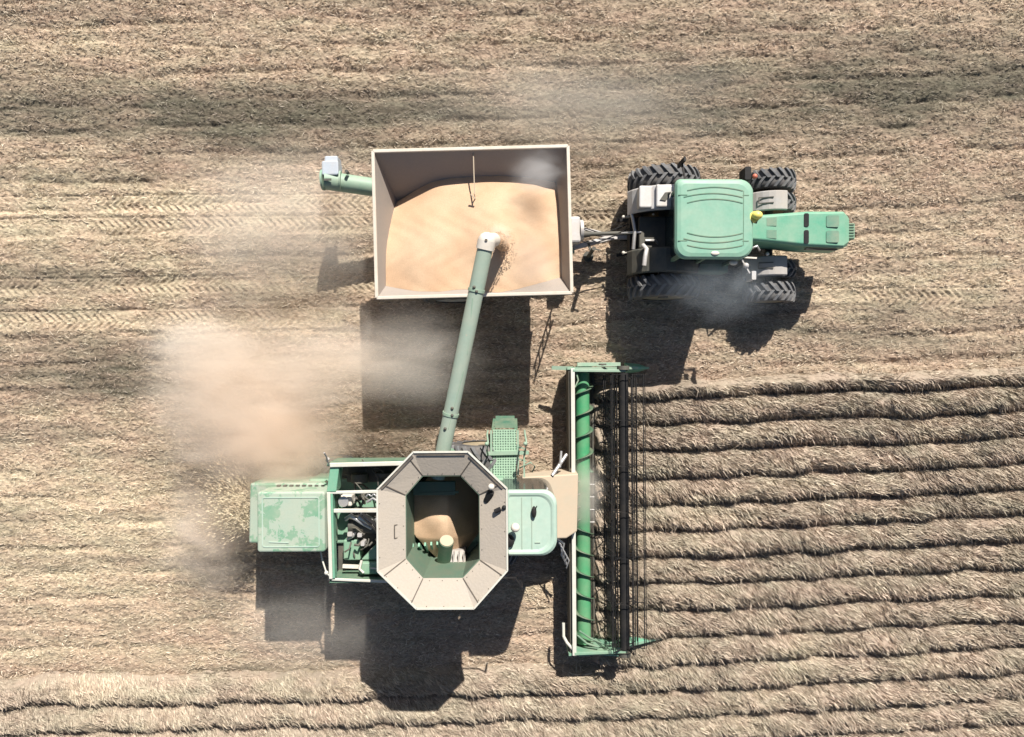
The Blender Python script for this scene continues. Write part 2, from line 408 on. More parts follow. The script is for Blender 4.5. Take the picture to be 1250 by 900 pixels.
def soil_mat():
    m = bpy.data.materials.new('stubble_soil'); n, l = nodes_of(m); b = n['Principled BSDF']; b.inputs['Roughness'].default_value = .95; b.inputs['Specular IOR Level'].default_value = .15
    tc = n.new('ShaderNodeTexCoord')
    dk = n.new('ShaderNodeAttribute'); dk.attribute_name = 'dark'
    pl = n.new('ShaderNodeAttribute'); pl.attribute_name = 'pale'
    mp = n.new('ShaderNodeMapping'); mp.inputs['Scale'].default_value = (1, 2.2, 1); l.new(tc.outputs['Object'], mp.inputs['Vector'])
    n1 = n.new('ShaderNodeTexNoise'); n1.inputs['Scale'].default_value = 11; n1.inputs['Detail'].default_value = 6; n1.inputs['Roughness'].default_value = .7; l.new(mp.outputs[0], n1.inputs['Vector'])
    n2 = n.new('ShaderNodeTexNoise'); n2.inputs['Scale'].default_value = 1.2; n2.inputs['Detail'].default_value = 6; l.new(mp.outputs[0], n2.inputs['Vector'])
    a = n.new('ShaderNodeMix'); a.data_type = 'RGBA'; a.inputs['A'].default_value = (.34, .262, .20, 1); a.inputs['B'].default_value = (.46, .38, .28, 1); l.new(pl.outputs['Fac'], a.inputs['Factor'])
    c = n.new('ShaderNodeMix'); c.data_type = 'RGBA'; c.inputs['B'].default_value = (.13, .115, .088, 1); l.new(dk.outputs['Fac'], c.inputs['Factor']); l.new(a.outputs['Result'], c.inputs['A'])
    r = n.new('ShaderNodeMapRange'); r.inputs[1].default_value = .3; r.inputs[2].default_value = .7; r.inputs[3].default_value = .45; r.inputs[4].default_value = 1.5; l.new(n1.outputs[0], r.inputs[0])
    r2 = n.new('ShaderNodeMapRange'); r2.inputs[1].default_value = .3; r2.inputs[2].default_value = .7; r2.inputs[3].default_value = .85; r2.inputs[4].default_value = 1.12; l.new(n2.outputs[0], r2.inputs[0])
    mu = n.new('ShaderNodeMath'); mu.operation = 'MULTIPLY'; l.new(r.outputs[0], mu.inputs[0]); l.new(r2.outputs[0], mu.inputs[1])
    d = n.new('ShaderNodeMix'); d.data_type = 'RGBA'; d.blend_type = 'MULTIPLY'; d.inputs['Factor'].default_value = 1; l.new(c.outputs['Result'], d.inputs['A']); l.new(mu.outputs[0], d.inputs['B'])
    l.new(hue_patches(n, l, d.outputs['Result']), b.inputs['Base Color'])
    bp = n.new('ShaderNodeBump'); bp.inputs['Strength'].default_value = .8; bp.inputs['Distance'].default_value = .03; l.new(n1.outputs[0], bp.inputs['Height']); l.new(bp.outputs[0], b.inputs['Normal'])
    return m
def axis(lo, hi, st):
    core = np.arange(lo, hi + st / 2, st); out = []; s = st; p = hi
    while p < 400: s *= 1.28; p += s; out.append(p)
    left = []; s = st; p = lo
    while p > -400: s *= 1.28; p -= s; left.append(p)
    return np.concatenate([left[::-1], core, out])
gx = axis(-15.2, 15.2, .03); gy = axis(-11.2, 11.2, .026)
X, Y = np.meshgrid(gx, gy)
Z = ground_z(X, Y)
far = np.exp(-np.clip(np.hypot(np.clip(np.abs(X) - 16, 0, None), np.clip(np.abs(Y) - 12, 0, None)), 0, None) / 4)
Z = Z * far - .02
v = np.stack([X, Y, Z], -1).reshape(-1, 3)
nx, ny = len(gx), len(gy)
idx = np.arange(nx * ny).reshape(ny, nx)
f = np.stack([idx[:-1, :-1], idx[:-1, 1:], idx[1:, 1:], idx[1:, :-1]], -1).reshape(-1, 4)
go, gm = np_mesh('ground', v, f, soil_mat(), True)
add_attr(gm, 'dark', dark_tone(X, Y)); add_attr(gm, 'pale', pale_tone(X, Y))
go['kind'] = 'structure'; go['label'] = 'harvested stubble field with wheel tracks and chaff'
del X, Y, Z, v, f

# ------------------------------------------------------------------ straw litter and standing crop
def straw_mat(name, ca, cb, cd, cp):
    m = bpy.data.materials.new(name); n, l = nodes_of(m); b = n['Principled BSDF']; b.inputs['Roughness'].default_value = .7; b.inputs['Specular IOR Level'].default_value = .3
    t = n.new('ShaderNodeAttribute'); t.attribute_name = 'tint'; dk = n.new('ShaderNodeAttribute'); dk.attribute_name = 'dark'; pl = n.new('ShaderNodeAttribute'); pl.attribute_name = 'pale'
    a = n.new('ShaderNodeMix'); a.data_type = 'RGBA'; a.inputs['A'].default_value = (*ca, 1); a.inputs['B'].default_value = (*cb, 1); l.new(t.outputs['Fac'], a.inputs['Factor'])
    p = n.new('ShaderNodeMix'); p.data_type = 'RGBA'; p.inputs['B'].default_value = (*cp, 1); l.new(a.outputs['Result'], p.inputs['A'])
    k = n.new('ShaderNodeMath'); k.operation = 'MULTIPLY'; k.inputs[1].default_value = .65; l.new(pl.outputs['Fac'], k.inputs[0]); l.new(k.outputs[0], p.inputs['Factor'])
    c = n.new('ShaderNodeMix'); c.data_type = 'RGBA'; c.inputs['B'].default_value = (*cd, 1); l.new(p.outputs['Result'], c.inputs['A'])
    k2 = n.new('ShaderNodeMath'); k2.operation = 'MULTIPLY'; k2.inputs[1].default_value = .8; l.new(dk.outputs['Fac'], k2.inputs[0]); l.new(k2.outputs[0], c.inputs['Factor'])
    nz = n.new('ShaderNodeTexNoise'); nz.inputs['Scale'].default_value = 30; tc = n.new('ShaderNodeTexCoord'); l.new(tc.outputs['Object'], nz.inputs['Vector'])
    r = n.new('ShaderNodeMapRange'); r.inputs[3].default_value = .7; r.inputs[4].default_value = 1.3; l.new(nz.outputs[0], r.inputs[0])
    d = n.new('ShaderNodeMix'); d.data_type = 'RGBA'; d.blend_type = 'MULTIPLY'; d.inputs['Factor'].default_value = 1; l.new(c.outputs['Result'], d.inputs['A']); l.new(r.outputs[0], d.inputs['B'])
    l.new(hue_patches(n, l, d.outputs['Result']), b.inputs['Base Color'])
    return m
def blades(root, dirv, length, width, rng, bend=.25):
    """two-segment tapered strips: 6 verts, 2 quads each"""
    n = len(root)
    d = dirv / np.linalg.norm(dirv, axis=1, keepdims=True)
    rv = rng.normal(size=(n, 3)); rv[:, 2] *= .35
    s = np.cross(d, rv); s /= np.linalg.norm(s, axis=1, keepdims=True) + 1e-9
    # keep strips facing roughly upward so they read from above
    nrm = np.cross(s, d)
    L = length[:, None]; W = width[:, None]
    mid = root + d * L * .55; tip = root + d * L; tip[:, 2] -= length * bend * rng.rand(n)
    v = np.stack([root - s * W / 2, root + s * W / 2, mid - s * W / 2, mid + s * W / 2, tip - s * W * .2, tip + s * W * .2], 1)
    o = np.arange(n)[:, None] * 6
    f = np.concatenate([o + np.array([[0, 1, 3, 2]]), o + np.array([[2, 3, 5, 4]])], 0)
    return v.reshape(-1, 3), f

rng = np.random.RandomState(5)
# litter on the cut ground
N = 520000
sx = rng.uniform(-15.4, 15.4, N); sy = rng.uniform(-11.4, 11.4, N)
cm = crop_mask(sx, sy)
tr = np.zeros(N)
for (py, hw, xa, xb, kind) in TRACKS:
    yc = (450 - py) / PXM + .012 * (sx + 5)
    tr = np.maximum(tr, (np.abs(sy - yc) < hw) * (sx > xa) * (sx < xb))
dt = dark_tone(sx, sy); ptn = pale_tone(sx, sy)
clump = fbm(sx, sy * 1.8, .35, 91, 3)
keep = (cm < .5) & (rng.rand(N) < (1 - .55 * tr) * (.55 + .45 * (1 - dt)) * np.clip(.25 + 1.9 * (clump - .28), 0.1, 1))
sx, sy, dt, ptn = sx[keep], sy[keep], dt[keep], ptn[keep]; n = len(sx)
sz = ground_z(sx, sy) - .02 + .004
ang = rng.normal(0, .50, n) + np.where(rng.rand(n) < .5, 0, np.pi) + np.where(rng.rand(n) < .14, 1.2, 0)
dv = np.stack([np.cos(ang), np.sin(ang), rng.uniform(.0, .9, n) ** 1.3], 1)
ln = rng.uniform(.04, .145, n); wd = rng.uniform(.007, .017, n)
v, f = blades(np.stack([sx, sy, sz], 1), dv, ln, wd, rng, .3)
so, sm = np_mesh('straw_litter', v, f, straw_mat('straw', (.34, .26, .195), (.80, .68, .55), (.23, .205, .175), (.77, .67, .51)))
add_attr(sm, 'tint', np.repeat(rng.rand(n) ** 1.3, 6)); add_attr(sm, 'dark', np.repeat(dt, 6)); add_attr(sm, 'pale', np.repeat(ptn, 6))
so['kind'] = 'stuff'; so['label'] = 'loose straw and chaff strewn over the harvested ground'

# standing dry crop in rows: ridged thatch plus leaning stalks
def ridge(x, y):
    ph = row_phase(x, y); u = ph - np.floor(ph)            # 0 at the near gap, 1 at the far gap
    top = np.where(u < .27, np.sqrt(np.clip(1 - (1 - u / .27) ** 2, 0, 1)), np.cos((u - .27) / .73 * np.pi / 2) ** .8)
    lump = .45 + 1.05 * fbm(x, y * 1.4, .55, 33, 4)
    return .34 * top * lump
st = .035
cx = np.arange(-15.4, 15.4, st); cy = np.arange(-11.6, 1.0, st)
Xc, Yc = np.meshgrid(cx, cy)
mk = crop_mask(Xc, Yc)
Zc = ground_z(Xc, Yc) - .02 + ridge(Xc, Yc) * mk + .04 * (fbm(Xc, Yc, .08, 77, 2) - .5) * mk - .10 * (1 - sstep(.0, .35, mk))
ii = np.arange(Xc.size).reshape(Xc.shape)
fc = np.stack([ii[:-1, :-1], ii[:-1, 1:], ii[1:, 1:], ii[1:, :-1]], -1).reshape(-1, 4)
mf = mk.ravel()[fc].max(1) > .02
fc = fc[mf]
used = np.unique(fc); remap = np.zeros(Xc.size, int); remap[used] = np.arange(len(used))
vc = np.stack([Xc, Yc, Zc], -1).reshape(-1, 3)[used]; fc = remap[fc]
N = 560000
bx = np.concatenate([rng.uniform(2.2, 15.4, int(N * .72)), rng.uniform(-15.4, 2.4, N - int(N * .72))])
by = np.concatenate([rng.uniform(-11.5, .9, int(N * .72)), rng.uniform(-11.5, -7.6, N - int(N * .72))])
ph = row_phase(bx, by); u = ph - np.floor(ph)
kp = (crop_mask(bx, by) > .22) & (rng.rand(len(bx)) < np.where(u < .08, .55, 1) * np.where(u > .93, .7, 1) * np.clip(.35 + 2.2 * (fbm(bx, by, .4, 141, 3) - .25), .3, 1))
bx, by, ph, u = bx[kp], by[kp], ph[kp], u[kp]; n = len(bx)
z0 = ground_z(bx, by) + ridge(bx, by)
lean = fbm(bx, by, .9, 101, 3) - .5
dx = .9 + .42 * rng.normal(size=n); dy = -.72 + 1.9 * lean + .38 * rng.normal(size=n)
ln = rng.uniform(.08, .30, n); wd = rng.uniform(.007, .021, n)
nn = np.hypot(dx, dy) + 1e-6; dx /= nn; dy /= nn
rise = (ground_z(bx + dx * .08, by + dy * .08) + ridge(bx + dx * .08, by + dy * .08) - z0) / .08     # follow the thatch
dv = np.stack([dx, dy, np.clip(rise, -.9, .8) + .22 + .22 * np.abs(rng.normal(size=n))], 1)
bz = z0 - .025 - ridge(bx, by) * (1 - crop_mask(bx, by))
vb, fb = blades(np.stack([bx, by, bz], 1), dv, ln, wd, rng, .35)
V = np.concatenate([vc, vb]); F = np.concatenate([fc, fb + len(vc)])
co, cme = np_mesh('dry_crop', V, F, straw_mat('dry_crop_straw', (.21, .16, .125), (.73, .62, .50), (.23, .20, .165), (.66, .57, .43)))
hull_t = .12 + .25 * fbm(vc[:, 0], vc[:, 1], .06, 55, 2)
add_attr(cme, 'tint', np.concatenate([hull_t, np.repeat(rng.rand(n), 6)]))
ad = lambda x, y: np.clip(.35 * fbm(x, y, .9, 63, 3) + .9 * (fbm(x, y, 2.7, 67, 2) - .45), 0, 1)
add_attr(cme, 'dark', np.concatenate([.3 + 0 * hull_t, np.repeat(ad(bx, by), 6)]))
add_attr(cme, 'pale', np.concatenate([0 * hull_t, np.repeat(np.clip(1.4 * (fbm(bx, by, 1.9, 69, 2) - .4), 0, 1), 6)]))
co['kind'] = 'stuff'; co['label'] = 'dry standing crop in combed rows waiting to be cut'
del V, F, v, f, vb, fb

# ================================================================== GRAIN CART
cb = Vector((-.90, 3.325, 0)); CR = R(1.5)
cart = thing('grain_cart', cb, 'open grain trailer with pale rim, half full of grain, hitched behind the tractor', 'grain cart', CR)
hx, hy, TOP = 2.215, 1.665, 3.0
SX, SY = .27, .74          # inward run of the walls per metre of drop
def hop(z, t=0.0):
    d = TOP - z; return hx - SX * min(d, 1.4) - t, hy - SY * min(d, 1.4) - t
def rect(ax, ay, z): return [Vector((cb.x + sx_ * ax, cb.y + sy_ * ay, z)) for sx_, sy_ in ((-1, -1), (1, -1), (1, 1), (-1, 1))]
b = MB()
o1 = rect(hx, hy, TOP); o2 = rect(*hop(1.6), 1.6); o3 = rect(hx - .9, .28, 1.0)
i1 = rect(hx - .03, hy - .03, TOP); i2 = rect(hop(1.6)[0] - .04, hop(1.6)[1] - .04, 1.6); i3 = rect(hx - .95, .22, 1.05)
b.loft([o3, o2, o1, i1, i2, i3], caps=True)
hopo = b.build('hopper', 'cream', cart)
b = MB()
for z in (TOP,):
    for a, c in ((o1[0], o1[1]), (o1[1], o1[2]), (o1[2], o1[3]), (o1[3], o1[0])):
        b.bar(a + Vector((0, 0, .01)), c + Vector((0, 0, .01)), .075, .07)
b.build('rim', 'rim', cart, bevel=.012)
# green outer skirt ribs on the hopper
b = MB()
for i in range(7):
    x = cb.x - hx + .3 + i * (2 * hx - .6) / 6
    for s in (-1, 1):
        b.cut(); b.bar((x, cb.y + s * (hy + .015), TOP - .05), (x, cb.y + s * (hop(1.6)[1] + .03), 1.6), .07, .06, up=(1, 0, 0))
for s in (-1, 1):
    for k in range(5):
        yy = cb.y - 1.3 + k * .65
        b.cut(); b.bar((cb.x + s * (hx + .015), yy, TOP - .05), (cb.x + s * (hop(1.6)[0] + .03), cb.y + (yy - cb.y) * .5, 1.6), .07, .06, up=(0, 1, 0))
b.build_each('stiffening_rib', 'carto', cart)
b = MB(); bxp = cb.x + .06
b.bar((bxp, cb.y + hy - .03, 2.93), (bxp, cb.y + hy - 1.0, 2.86), .022, .03)
b.bar((bxp - .01, cb.y + hy - .97, 2.86), (bxp + .005, cb.y + hy - 1.06, 2.55), .02)
b.bar((bxp - .09, cb.y + hy - .99, 2.86), (bxp + .02, cb.y + hy - 1.09, 2.84), .03)
b.build('cross_brace', 'tan', cart)
b = MB()
b.box(cb.x - 1.7, cb.x + 2.5, cb.y - .42, cb.y - .30, .78, .98); b.box(cb.x - 1.7, cb.x + 2.5, cb.y + .30, cb.y + .42, .78, .98)
b.box(cb.x - .75, cb.x - .55, cb.y - 1.5, cb.y + 1.5, .74, .9)
for sx_ in (-1.5, 1.4):
    for s in (-1, 1): b.bar((cb.x + sx_, cb.y + s * .36, .9), (cb.x + sx_ * 1.1, cb.y + s * 1.0, 2.0), .09)
b.build('chassis', 'carto', cart, bevel=.01)
for s in (-1, 1): wheel_parts(cart, (cb.x - .65, cb.y + s * 1.25, .82), .82, .62, cb, lugs=20, rim_mat='lgrey')
# unload auger folded along the far side with its grey spout
b = MB(); az = 2.0; ya = cb.y + 1.27
b.cyl((cb.x - 3.62, ya + .06, az), (cb.x - 1.9, ya - .12, az - .5), .22, n=28)
at = b.build('unload_auger', 'cartauger', cart)
b = MB()
b.cyl((cb.x - 3.66, ya + .06, az), (cb.x - 3.61, ya + .06, az), .245, n=28); b.cut(); b.cyl((cb.x - 3.24, ya + .03, az - .005), (cb.x - 3.20, ya + .028, az - .01), .24, n=28)
b.build_each('flange', 'cartauger', at)
b = MB(); b.prism(rrect(cb.x - 3.62, cb.x - 3.22, ya + .13, ya + .48, .05), az - .24, az + .17)
b.prism(rrect(cb.x - 3.58, cb.x - 3.26, ya + .47, ya + .63, .04), az - .33, az + .05)
b.build('spout', 'bluegrey', at, bevel=.03)
b = MB(); b.box(cb.x - 3.56, cb.x - 3.38, ya - .02, ya + .03, az + .215, az + .235); b.cut(); b.cyl((cb.x - 3.02, ya + .2, az + .05), (cb.x - 3.02, ya + .2, az + .22), .04)
b.build_each('latch', 'dark', at)
# tongue and front gear
b = MB(); ty = cb.y + .02
b.bar((cb.x + 2.1, cb.y - .36, .88), (cb.x + 3.55, ty, .62), .12, .16); b.bar((cb.x + 2.1, cb.y + .36, .88), (cb.x + 3.55, ty, .62), .12, .16)
b.bar((cb.x + 3.4, ty, .62), (cb.x + 4.1, ty, .55), .11, .1)
b.build('drawbar', 'lgrey', cart, bevel=.01)
b = MB(); b.box(cb.x + 2.28, cb.x + 2.62, ty - .25, ty + .40, 1.02, 1.45); b.cyl((cb.x + 2.62, ty + .08, 1.25), (cb.x + 2.7, ty + .08, 1.25), .26, n=24)
b.build('gearbox', 'lgrey', cart, bevel=.05)
b = MB(); b.cyl((cb.x + 2.7, ty + .02, 1.05), (cb.x + 4.0, ty + .04, .95), .055, n=14); b.cyl((cb.x + 2.62, ty + .02, 1.05), (cb.x + 2.9, ty + .02, 1.04), .1, .07, n=14)
b.build('drive_shaft', 'dark', cart)
b = MB(); b.cyl((cb.x + 2.95, ty - .40, .1), (cb.x + 2.95, ty - .40, 1.35), .05); b.cyl((cb.x + 2.95, ty - .40, .02), (cb.x + 2.95, ty - .40, .1), .14); b.bar((cb.x + 2.95, ty - .40, 1.3), (cb.x + 3.12, ty - .45, 1.33), .03)
b.bar((cb.x + 2.95, ty - .4, .8), (cb.x + 2.85, ty - .1, .8), .06)
b.build('jack_stand', 'dark', cart)
b = MB()
for k, (dy, dz) in enumerate(((.10, 1.0), (.16, .9), (-.12, 1.1))):
    b.cut(); b.tube([(cb.x + 2.25 + .2 * t, ty + dy + .10 * math.sin(t * .8 + k), dz - .12 * math.sin(t * math.pi / 9) + .1) for t in range(10)], .016, 6)
b.build_each('hydraulic_hose', 'black', cart)
b = MB()   # ladder on the near corner of the front wall
lx = cb.x + hx + .06
for dy in (-1.0, -.62): b.bar((lx, cb.y + dy, 2.6), (lx + .03, cb.y + dy, 1.0), .035)
for k in range(5): b.bar((lx + .01, cb.y - 1.0, 1.15 + k * .33), (lx + .01, cb.y - .62, 1.15 + k * .33), .03)
b.build('ladder', 'dark', cart)
fin(cart)

# grain in the cart
def heap(name, fz, ext, cx_, cy_, rot, n=70):
    vv = []; ff = []
    for j in range(n + 1):
        for i in range(n + 1):
            u_ = -1 + 2 * i / n; v_ = -1 + 2 * j / n; z = 2.4
            for _ in range(6):
                ax, ay = ext(z); z = fz(u_ * ax, v_ * ay)
            vv.append((u_ * ax, v_ * ay, z))
    for j in range(n):
        for i in range(n): a = j * (n + 1) + i; ff.append((a, a + 1, a + n + 2, a + n + 1))
    m = MB(); m.add(vv, ff, True); o = m.build(name, 'grain'); o.location = (cx_, cy_, 0); o.rotation_euler = (0, 0, rot); return o
pk = P(606, 288, 2.9) - cb
def sp(t, k=.12):                      # smooth max(0, t)
    return k * math.log1p(math.exp(min(t / k, 40)))
def cart_z(x, y):
    dx = x - pk.x; dy = y - pk.y
    far_ = sp(dy, .25); near_ = sp(-dy, .25)
    r = math.sqrt(dx * dx * .85 + far_ * far_ + .012 * near_ * near_ + .02)
    z = 3.00 - .42 * (r - .12)
    fy = sp(y + .5, .3)
    z2 = 2.92 - .34 * (math.sqrt((x + .95) ** 2 + fy * fy + .25) - .4)
    z = math.log(math.exp(z * 11) + math.exp(z2 * 11)) / 11 - .02
    z -= .40 * sp(-x - .8, .25) * sp(y + .4, .3)
    z += .03 * sp(-y - .9, .2)
    z += .012 * math.sin(x * 4.1 + y * 2.3) * math.sin(y * 3.3 - x) + .007 * math.sin(x * 11 + 3 * math.sin(y * 4)) * math.sin(y * 9)
    rr = math.hypot(x - pk.x - .09, y - pk.y - .02); z += .06 * math.exp(-(rr / .22) ** 2)
    return min(z, 3.0)
gr = heap('grain_heap', cart_z, lambda z: hop(z, .035), cb.x, cb.y, CR, 90)
gr['kind'] = 'stuff'; gr['label'] = 'golden grain heaped inside the open trailer'

# ================================================================== TRACTOR
tb = Vector((4.6, 3.42, 0)); ty = tb.y
tractor = thing('tractor', tb, 'green row-crop tractor with dual wheels and ribbed cab roof pulling the trailer', 'tractor', R(-.3))
for s in (-1, 1):
    wheel_parts(tractor, (3.90, ty + s * 1.36, .92), .92, .52, tb, lugs=22)
    wheel_parts(tractor, (3.90, ty + s * .76, .92), .92, .46, tb, lugs=22)
    wheel_parts(tractor, (6.72, ty + s * 1.44, .66), .66, .48, tb, lugs=18)
    wheel_parts(tractor, (6.72, ty + s * .86, .66), .66, .42, tb, lugs=18)
b = MB(); b.cyl((3.9, ty - 1.6, .92), (3.9, ty + 1.6, .92), .13); b.cyl((6.72, ty - 1.6, .64), (6.72, ty + 1.6, .64), .10)
b.box(3.3, 8.0, ty - .28, ty + .28, .62, 1.15); b.box(3.2, 4.6, ty - .4, ty + .4, .6, 1.35)
b.build('chassis', 'dark', tractor, bevel=.03)
# cab roof: crowned with curved ribs
b = MB()
x0, x1, y0, y1 = 3.72, 5.50, ty - .915, ty + .90
def roof_ring(ins, z): return [Vector((p[0], p[1], z)) for p in rrect(x0 + ins, x1 - ins * .9, y0 + ins, y1 - ins, .3 - ins * .4, 8, rs=(.32, .30, .12, .26))]
b.loft([roof_ring(.03, 2.78), roof_ring(0, 2.84), roof_ring(.0, 2.93), roof_ring(.04, 2.985), roof_ring(.12, 3.005)], smooth=False)
roof = b.build('cab_roof', 'mint', tractor, bevel=.02)
b = MB()
def rib(yc, bow, xa, xb, h=.016, wv=.022):
    pts = [(xa + (xb - xa) * i / 12, yc + bow * (1 - ((i - 6) / 6) ** 2), 3.008) for i in range(13)]
    for p, q in zip(pts, pts[1:]): b.bar(p, q, wv, h)
for s in (-1, 1):
    rib(ty + s * .34, s * .09, 3.98, 5.24); rib(ty + s * .47, s * .09, 3.90, 5.24); rib(ty + s * .62, s * .08, 3.98, 5.24)
    b.bar((3.78, ty + s * .52, 3.006), (3.98, ty + s * .52, 3.006), .02, .012); b.bar((5.24, ty + s * .52, 3.006), (5.38, ty + s * .52, 3.006), .02, .012)
b.bar((5.26, ty - .62, 3.006), (5.26, ty + .62, 3.006), .015, .01)
b.build('roof_ribs', 'darkgreen', roof)
b = MB(); b.ball((4.62, ty - .80, 3.0), .05, sz=(2, 1, .6)); b.build('roof_marker', 'cap', roof)
b = MB(); b.prism(rrect(3.85, 5.45, ty - .78, ty + .78, .16), 1.25, 2.79); b.build('cab', 'glass', tractor, bevel=.03)
b = MB()
for (x, s) in ((3.9, -1), (3.9, 1), (5.38, -1), (5.38, 1), (4.55, -1), (4.55, 1)): b.cut().bar((x, ty + s * .79, 1.2), (x, ty + s * .80, 2.8), .08)
b.build_each('cab_frame', 'darkgreen', tractor)
b = MB(); b.ball((5.56, ty + .06, 3.04), .105, sz=(1.15, .95, 1)); b.cyl((5.52, ty + .04, 2.85), (5.52, ty + .04, 3.0), .12); 
b.build('beacon', 'yellow', tractor)
b = MB(); b.bar((5.40, ty + .03, 2.86), (5.62, ty - .05, 2.88), .1, .05); b.build('beacon_bracket', 'darkgreen', tractor)
# hood
b = MB()
def hring(x, hw, zt, zb, c=.06):
    return [Vector((x, ty - hw, zb)), Vector((x, ty - hw, zt - c)), Vector((x, ty - hw + c, zt)), Vector((x, ty + hw - c, zt)), Vector((x, ty + hw, zt - c)), Vector((x, ty + hw, zb))]
yo = .03
b.loft([hring(5.45, .29, 1.98, 1.1), hring(6.2, .34, 1.95, 1.1), hring(7.2, .43, 1.9, 1.05), hring(8.12, .45, 1.84, 1.0), hring(8.28, .37, 1.74, 1.02, .09)])
hood = b.build('hood', 'hoodgreen', tractor, bevel=.02)
b = MB()
for s in (-1, 1):
    b.cut(); b.prism([(6.18, ty + s * .05), (6.42, ty + s * .05), (6.42, ty + s * .26), (6.18, ty + s * .24)][::s], 1.945, 1.956)
    b.cut(); b.prism(rrect(7.66, 7.97, *sorted((ty + s * .045, ty + s * .33)), .04), 1.86, 1.885)
vg = b.build_each('hood_screen', mat('screen_green', (.07, .22, .15), .6, dust=.2), hood)
b = MB()
for s in (-1, 1):
    b.cut(); b.prism(rrect(7.10, 7.22, *sorted((ty + s * .04, ty + s * .37)), .04), 1.90, 1.918)
b.build_each('exhaust_slot', 'black', hood)
b = MB(); b.prism(rrect(8.26, 8.5, ty - .20, ty + .20, .03), 1.0, 1.60)
fr = b.build('grille', 'green', tractor, bevel=.02)
b = MB()
for k in range(6): b.bar((8.33, ty - .17 + k * .068, 1.612), (8.47, ty - .17 + k * .068, 1.612), .022, .02)
b.build('grille_bars', 'flight', fr)
b = MB()
for s in (-1, 1): b.cut().prism(rrect(8.24, 8.31, *sorted((ty + s * .12, ty + s * .33)), .02), 1.45, 1.6)
b.build_each('headlight', 'cap', tractor, bevel=.01)
b = MB(); b.bar((7.2, ty - .47, 1.75), (8.0, ty - .475, 1.68), .03, .1); b.build('side_rail', 'dark', tractor)
# front fenders
for s in (-1, 1):
    b = MB(); rings = []
    for i in range(9):
        t = R(168 - i * 92 / 8); rr = .76
        x = 6.72 + rr * math.cos(t); z = .66 + rr * math.sin(t)
        rings.append([Vector((x, ty + s * .82 + yy, z + dz)) for yy, dz in ((-.24, -.05), (-.22, 0), (.22, 0), (.24, -.05))])
    b.loft(rings, closed=False, caps=False, smooth=False)
    fd = b.build('front_fender', 'grey', tractor, solid=.03, bevel=.01)
    b = MB()
    for dy in (-.07, .07): b.bar((6.22, ty + s * .82 + dy, 1.305), (6.55, ty + s * .82 + dy, 1.43), .025, .02)
    b.bar((6.22, ty + s * .82 - .08, 1.305), (6.22, ty + s * .82 + .08, 1.305), .02)
    b.build('fender_groove', 'dark', fd)
# rear fenders with tool box / battery lids
for s in (-1, 1):
    b = MB(); rings = []
    for i in range(10):
        t = R(165 - i * 120 / 9); rr = 1.0
        x = 3.9 + rr * math.cos(t); z = .92 + rr * math.sin(t)
        rings.append([Vector((x, ty + s * .76 + yy, z + dz)) for yy, dz in ((-.30, -.06), (-.27, 0), (.27, 0), (.30, -.06))])
    b.loft(rings, closed=False, caps=False)
    fd = b.build('rear_fender', 'lgrey' if s > 0 else 'dark', tractor, solid=.03, bevel=.01)  # near fender coloured dark to stand in for the cab roof's shadow
b = MB(); b.prism(rrect(3.10, 3.42, ty + .50, ty + 1.04, .05), 1.5, 1.86); b.cut(); b.prism([(3.5, ty + .5), (3.98, ty + .5), (4.04, ty + .62), (3.98, ty + 1.0), (3.5, ty + 1.05)], 1.86, 1.96)
b.build_each('fender_box', 'lgrey', tractor, bevel=.03)
b = MB(); b.prism([(3.58, ty + .66), (3.72, ty + .64), (3.86, ty + .86), (3.70, ty + .84)], 1.962, 1.985); b.build('fender_latch', 'dark', tractor)
b = MB()
b.bar((3.86, ty + 1.05, 2.2), (4.02, ty + .62, 2.75), .045); b.cut(); b.bar((4.03, ty + 1.45, 2.3), (4.05, ty + .6, 2.78), .04); b.cut(); b.bar((4.0, ty + 1.45, 2.05), (4.05, ty + 1.5, 2.5), .1, .05)
b.build_each('rear_mirror_arm', 'black', tractor)
b = MB()
b.bar((5.40, ty + .76, 2.8), (5.52, ty + 1.02, 2.85), .04); b.prism(rrect(5.34, 5.48, ty + .92, ty + 1.22, .03), 2.45, 2.86)
b.build('side_mirror', 'black', tractor)
b = MB(); b.ball((5.55, ty + .98, 2.9), .06); b.build('indicator_lamp', 'red', tractor)
b = MB()
b.bar((5.36, ty - .80, 2.5), (5.66, ty - 1.28, 2.45), .03); b.prism(rrect(5.60, 5.70, ty - 1.34, ty - 1.14, .02), 2.2, 2.6); b.ball((5.50, ty - 1.0, 2.48), .07)
b.build('side_mirror', 'lgrey', tractor)
b = MB(); b.ball((5.20, ty - .93, 2.5), .07, sz=(1.4, 1, 1)); b.cut(); b.bar((5.3, ty - .80, 2.5), (5.75, ty - .82, 2.48), .035); b.build_each('work_light', 'cap', tractor)
